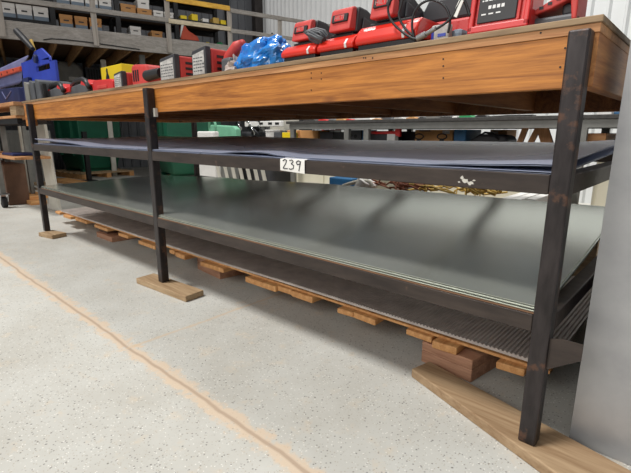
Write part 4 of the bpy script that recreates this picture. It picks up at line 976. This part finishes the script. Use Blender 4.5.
wires(26, 374, 430, 'copper', 'tangle of brown copper wire scraps in the crate behind the sheets', 181.5, 185)
wires(24, 425, 497, 'straw', 'tangle of yellow wire scraps in the crate behind the sheets', 184, 188)
p = at(340, 181, 1, 2.2)
t = tag(MB().box(at(329, 181, 1, 2.2).x, at(352, 181, 1, 2.2).x, 2.2, 2.6, 0, at(340, 178, 1, 2.2).z).build('blue_tote', 'blue_bin', bevel=.01), 'blue tote on the floor behind the lower sheets', 'tote')
b = MB(); b.tube(curve_px([(343, 186), (352, 183), (362, 181), (370, 182), (372, 188)], 2.05), .018, 8); tag(b.build('white_hose', 'white_paint', smooth=True), 'bent white pipe before the blue tote behind the sheets', 'pipe')
tag(MB().cyl((at(375, 182, 1, 2.1).x - .35, 2.1, 0), (at(372, 182, 1, 2.1).x - .04, 2.1, at(372, 180.5, 1, 2.1).z), .1, 18).build('white_drum', 'white', bevel=.006), 'white upright tube at the left of the copper wire tangle', 'tube')
for i, u in enumerate((503, 516, 530)):
    q = at(u, 198, 1, 1.95); tag(MB().box(q.x - .012, q.x + .05, 1.9, 3.0, q.z - .05, q.z).box(q.x - .01, q.x + .048, 1.92, 1.98, 0, q.z - .05).box(q.x - .01, q.x + .048, 2.9, 2.96, 0, q.z - .05).build('white_sawhorse', 'white', bevel=.004), 'white timber trestle behind the right end of the sheets, %s from left' % ord_(i), 'trestle', 'white trestles behind the sheets')
# bundle of white vertical strips behind the left half
random.seed(15)
for i in range(7):
    u = 222 + i * 6.5; q = at(u, 169, 1, 2.5)
    b = MB(); pts = [Vector((q.x, 2.5 + .02 * i, 0)), Vector((q.x + .07, 2.5 + .02 * i, 0)), Vector((q.x - .18, 2.5 + .02 * i, .82)), Vector((q.x - .25, 2.5 + .02 * i, .82))]
    b.loft(pts, [w + Vector((0, .012, 0)) for w in pts])
    tag(b.build('white_strip', 'white_paint', bevel=.002), 'slanted white metal strip behind the workbench, %s in the row from left' % 'first second third fourth fifth sixth seventh'.split()[i], 'strip', 'slanted white strips behind the workbench')

# ------------------------------------------------------------------ light
w = bpy.data.worlds.new('daylight'); S.world = w; w.use_nodes = True
bg = w.node_tree.nodes['Background']; bg.inputs[0].default_value = (.92, .96, 1.0, 1); bg.inputs[1].default_value = .33
sun = bpy.data.lights.new('sun', 'SUN'); sun.energy = 2.85; sun.angle = R(12); sun.color = (1, .975, .94)
so = bpy.data.objects.new('sun', sun); C.objects.link(so)
so.rotation_euler = (Vector((.28, .36, -.9))).to_track_quat('-Z', 'Y').to_euler()
ar = bpy.data.lights.new('door_daylight', 'AREA'); ar.shape = 'RECTANGLE'; ar.size = 6; ar.size_y = 3.6; ar.energy = 230; ar.color = (1, .97, .93)
ao = bpy.data.objects.new('door_daylight', ar); C.objects.link(ao); ao.location = (-1.5, -6.5, 4.2)
ao.rotation_euler = (Vector((0, 1, -.5))).to_track_quat('-Z', 'Y').to_euler()
hb = bpy.data.lights.new('rear_fill_light', 'AREA'); hb.shape = 'RECTANGLE'; hb.size = 5; hb.size_y = .8; hb.energy = 180; hb.color = (1, .98, .94)  # added fill over the rear area, brightening the wall the sheets reflect
ho = bpy.data.objects.new('rear_fill_light', hb); C.objects.link(ho); ho.location = (-2.2, 1.9, 5.6); ho.rotation_euler = (Vector((0, .55, -.83))).to_track_quat('-Z', 'Y').to_euler()
S.view_settings.view_transform = 'Standard'; S.view_settings.look = 'None'; S.view_settings.gamma = 1; S.view_settings.use_curve_mapping = False
S.view_settings.exposure = 0.0
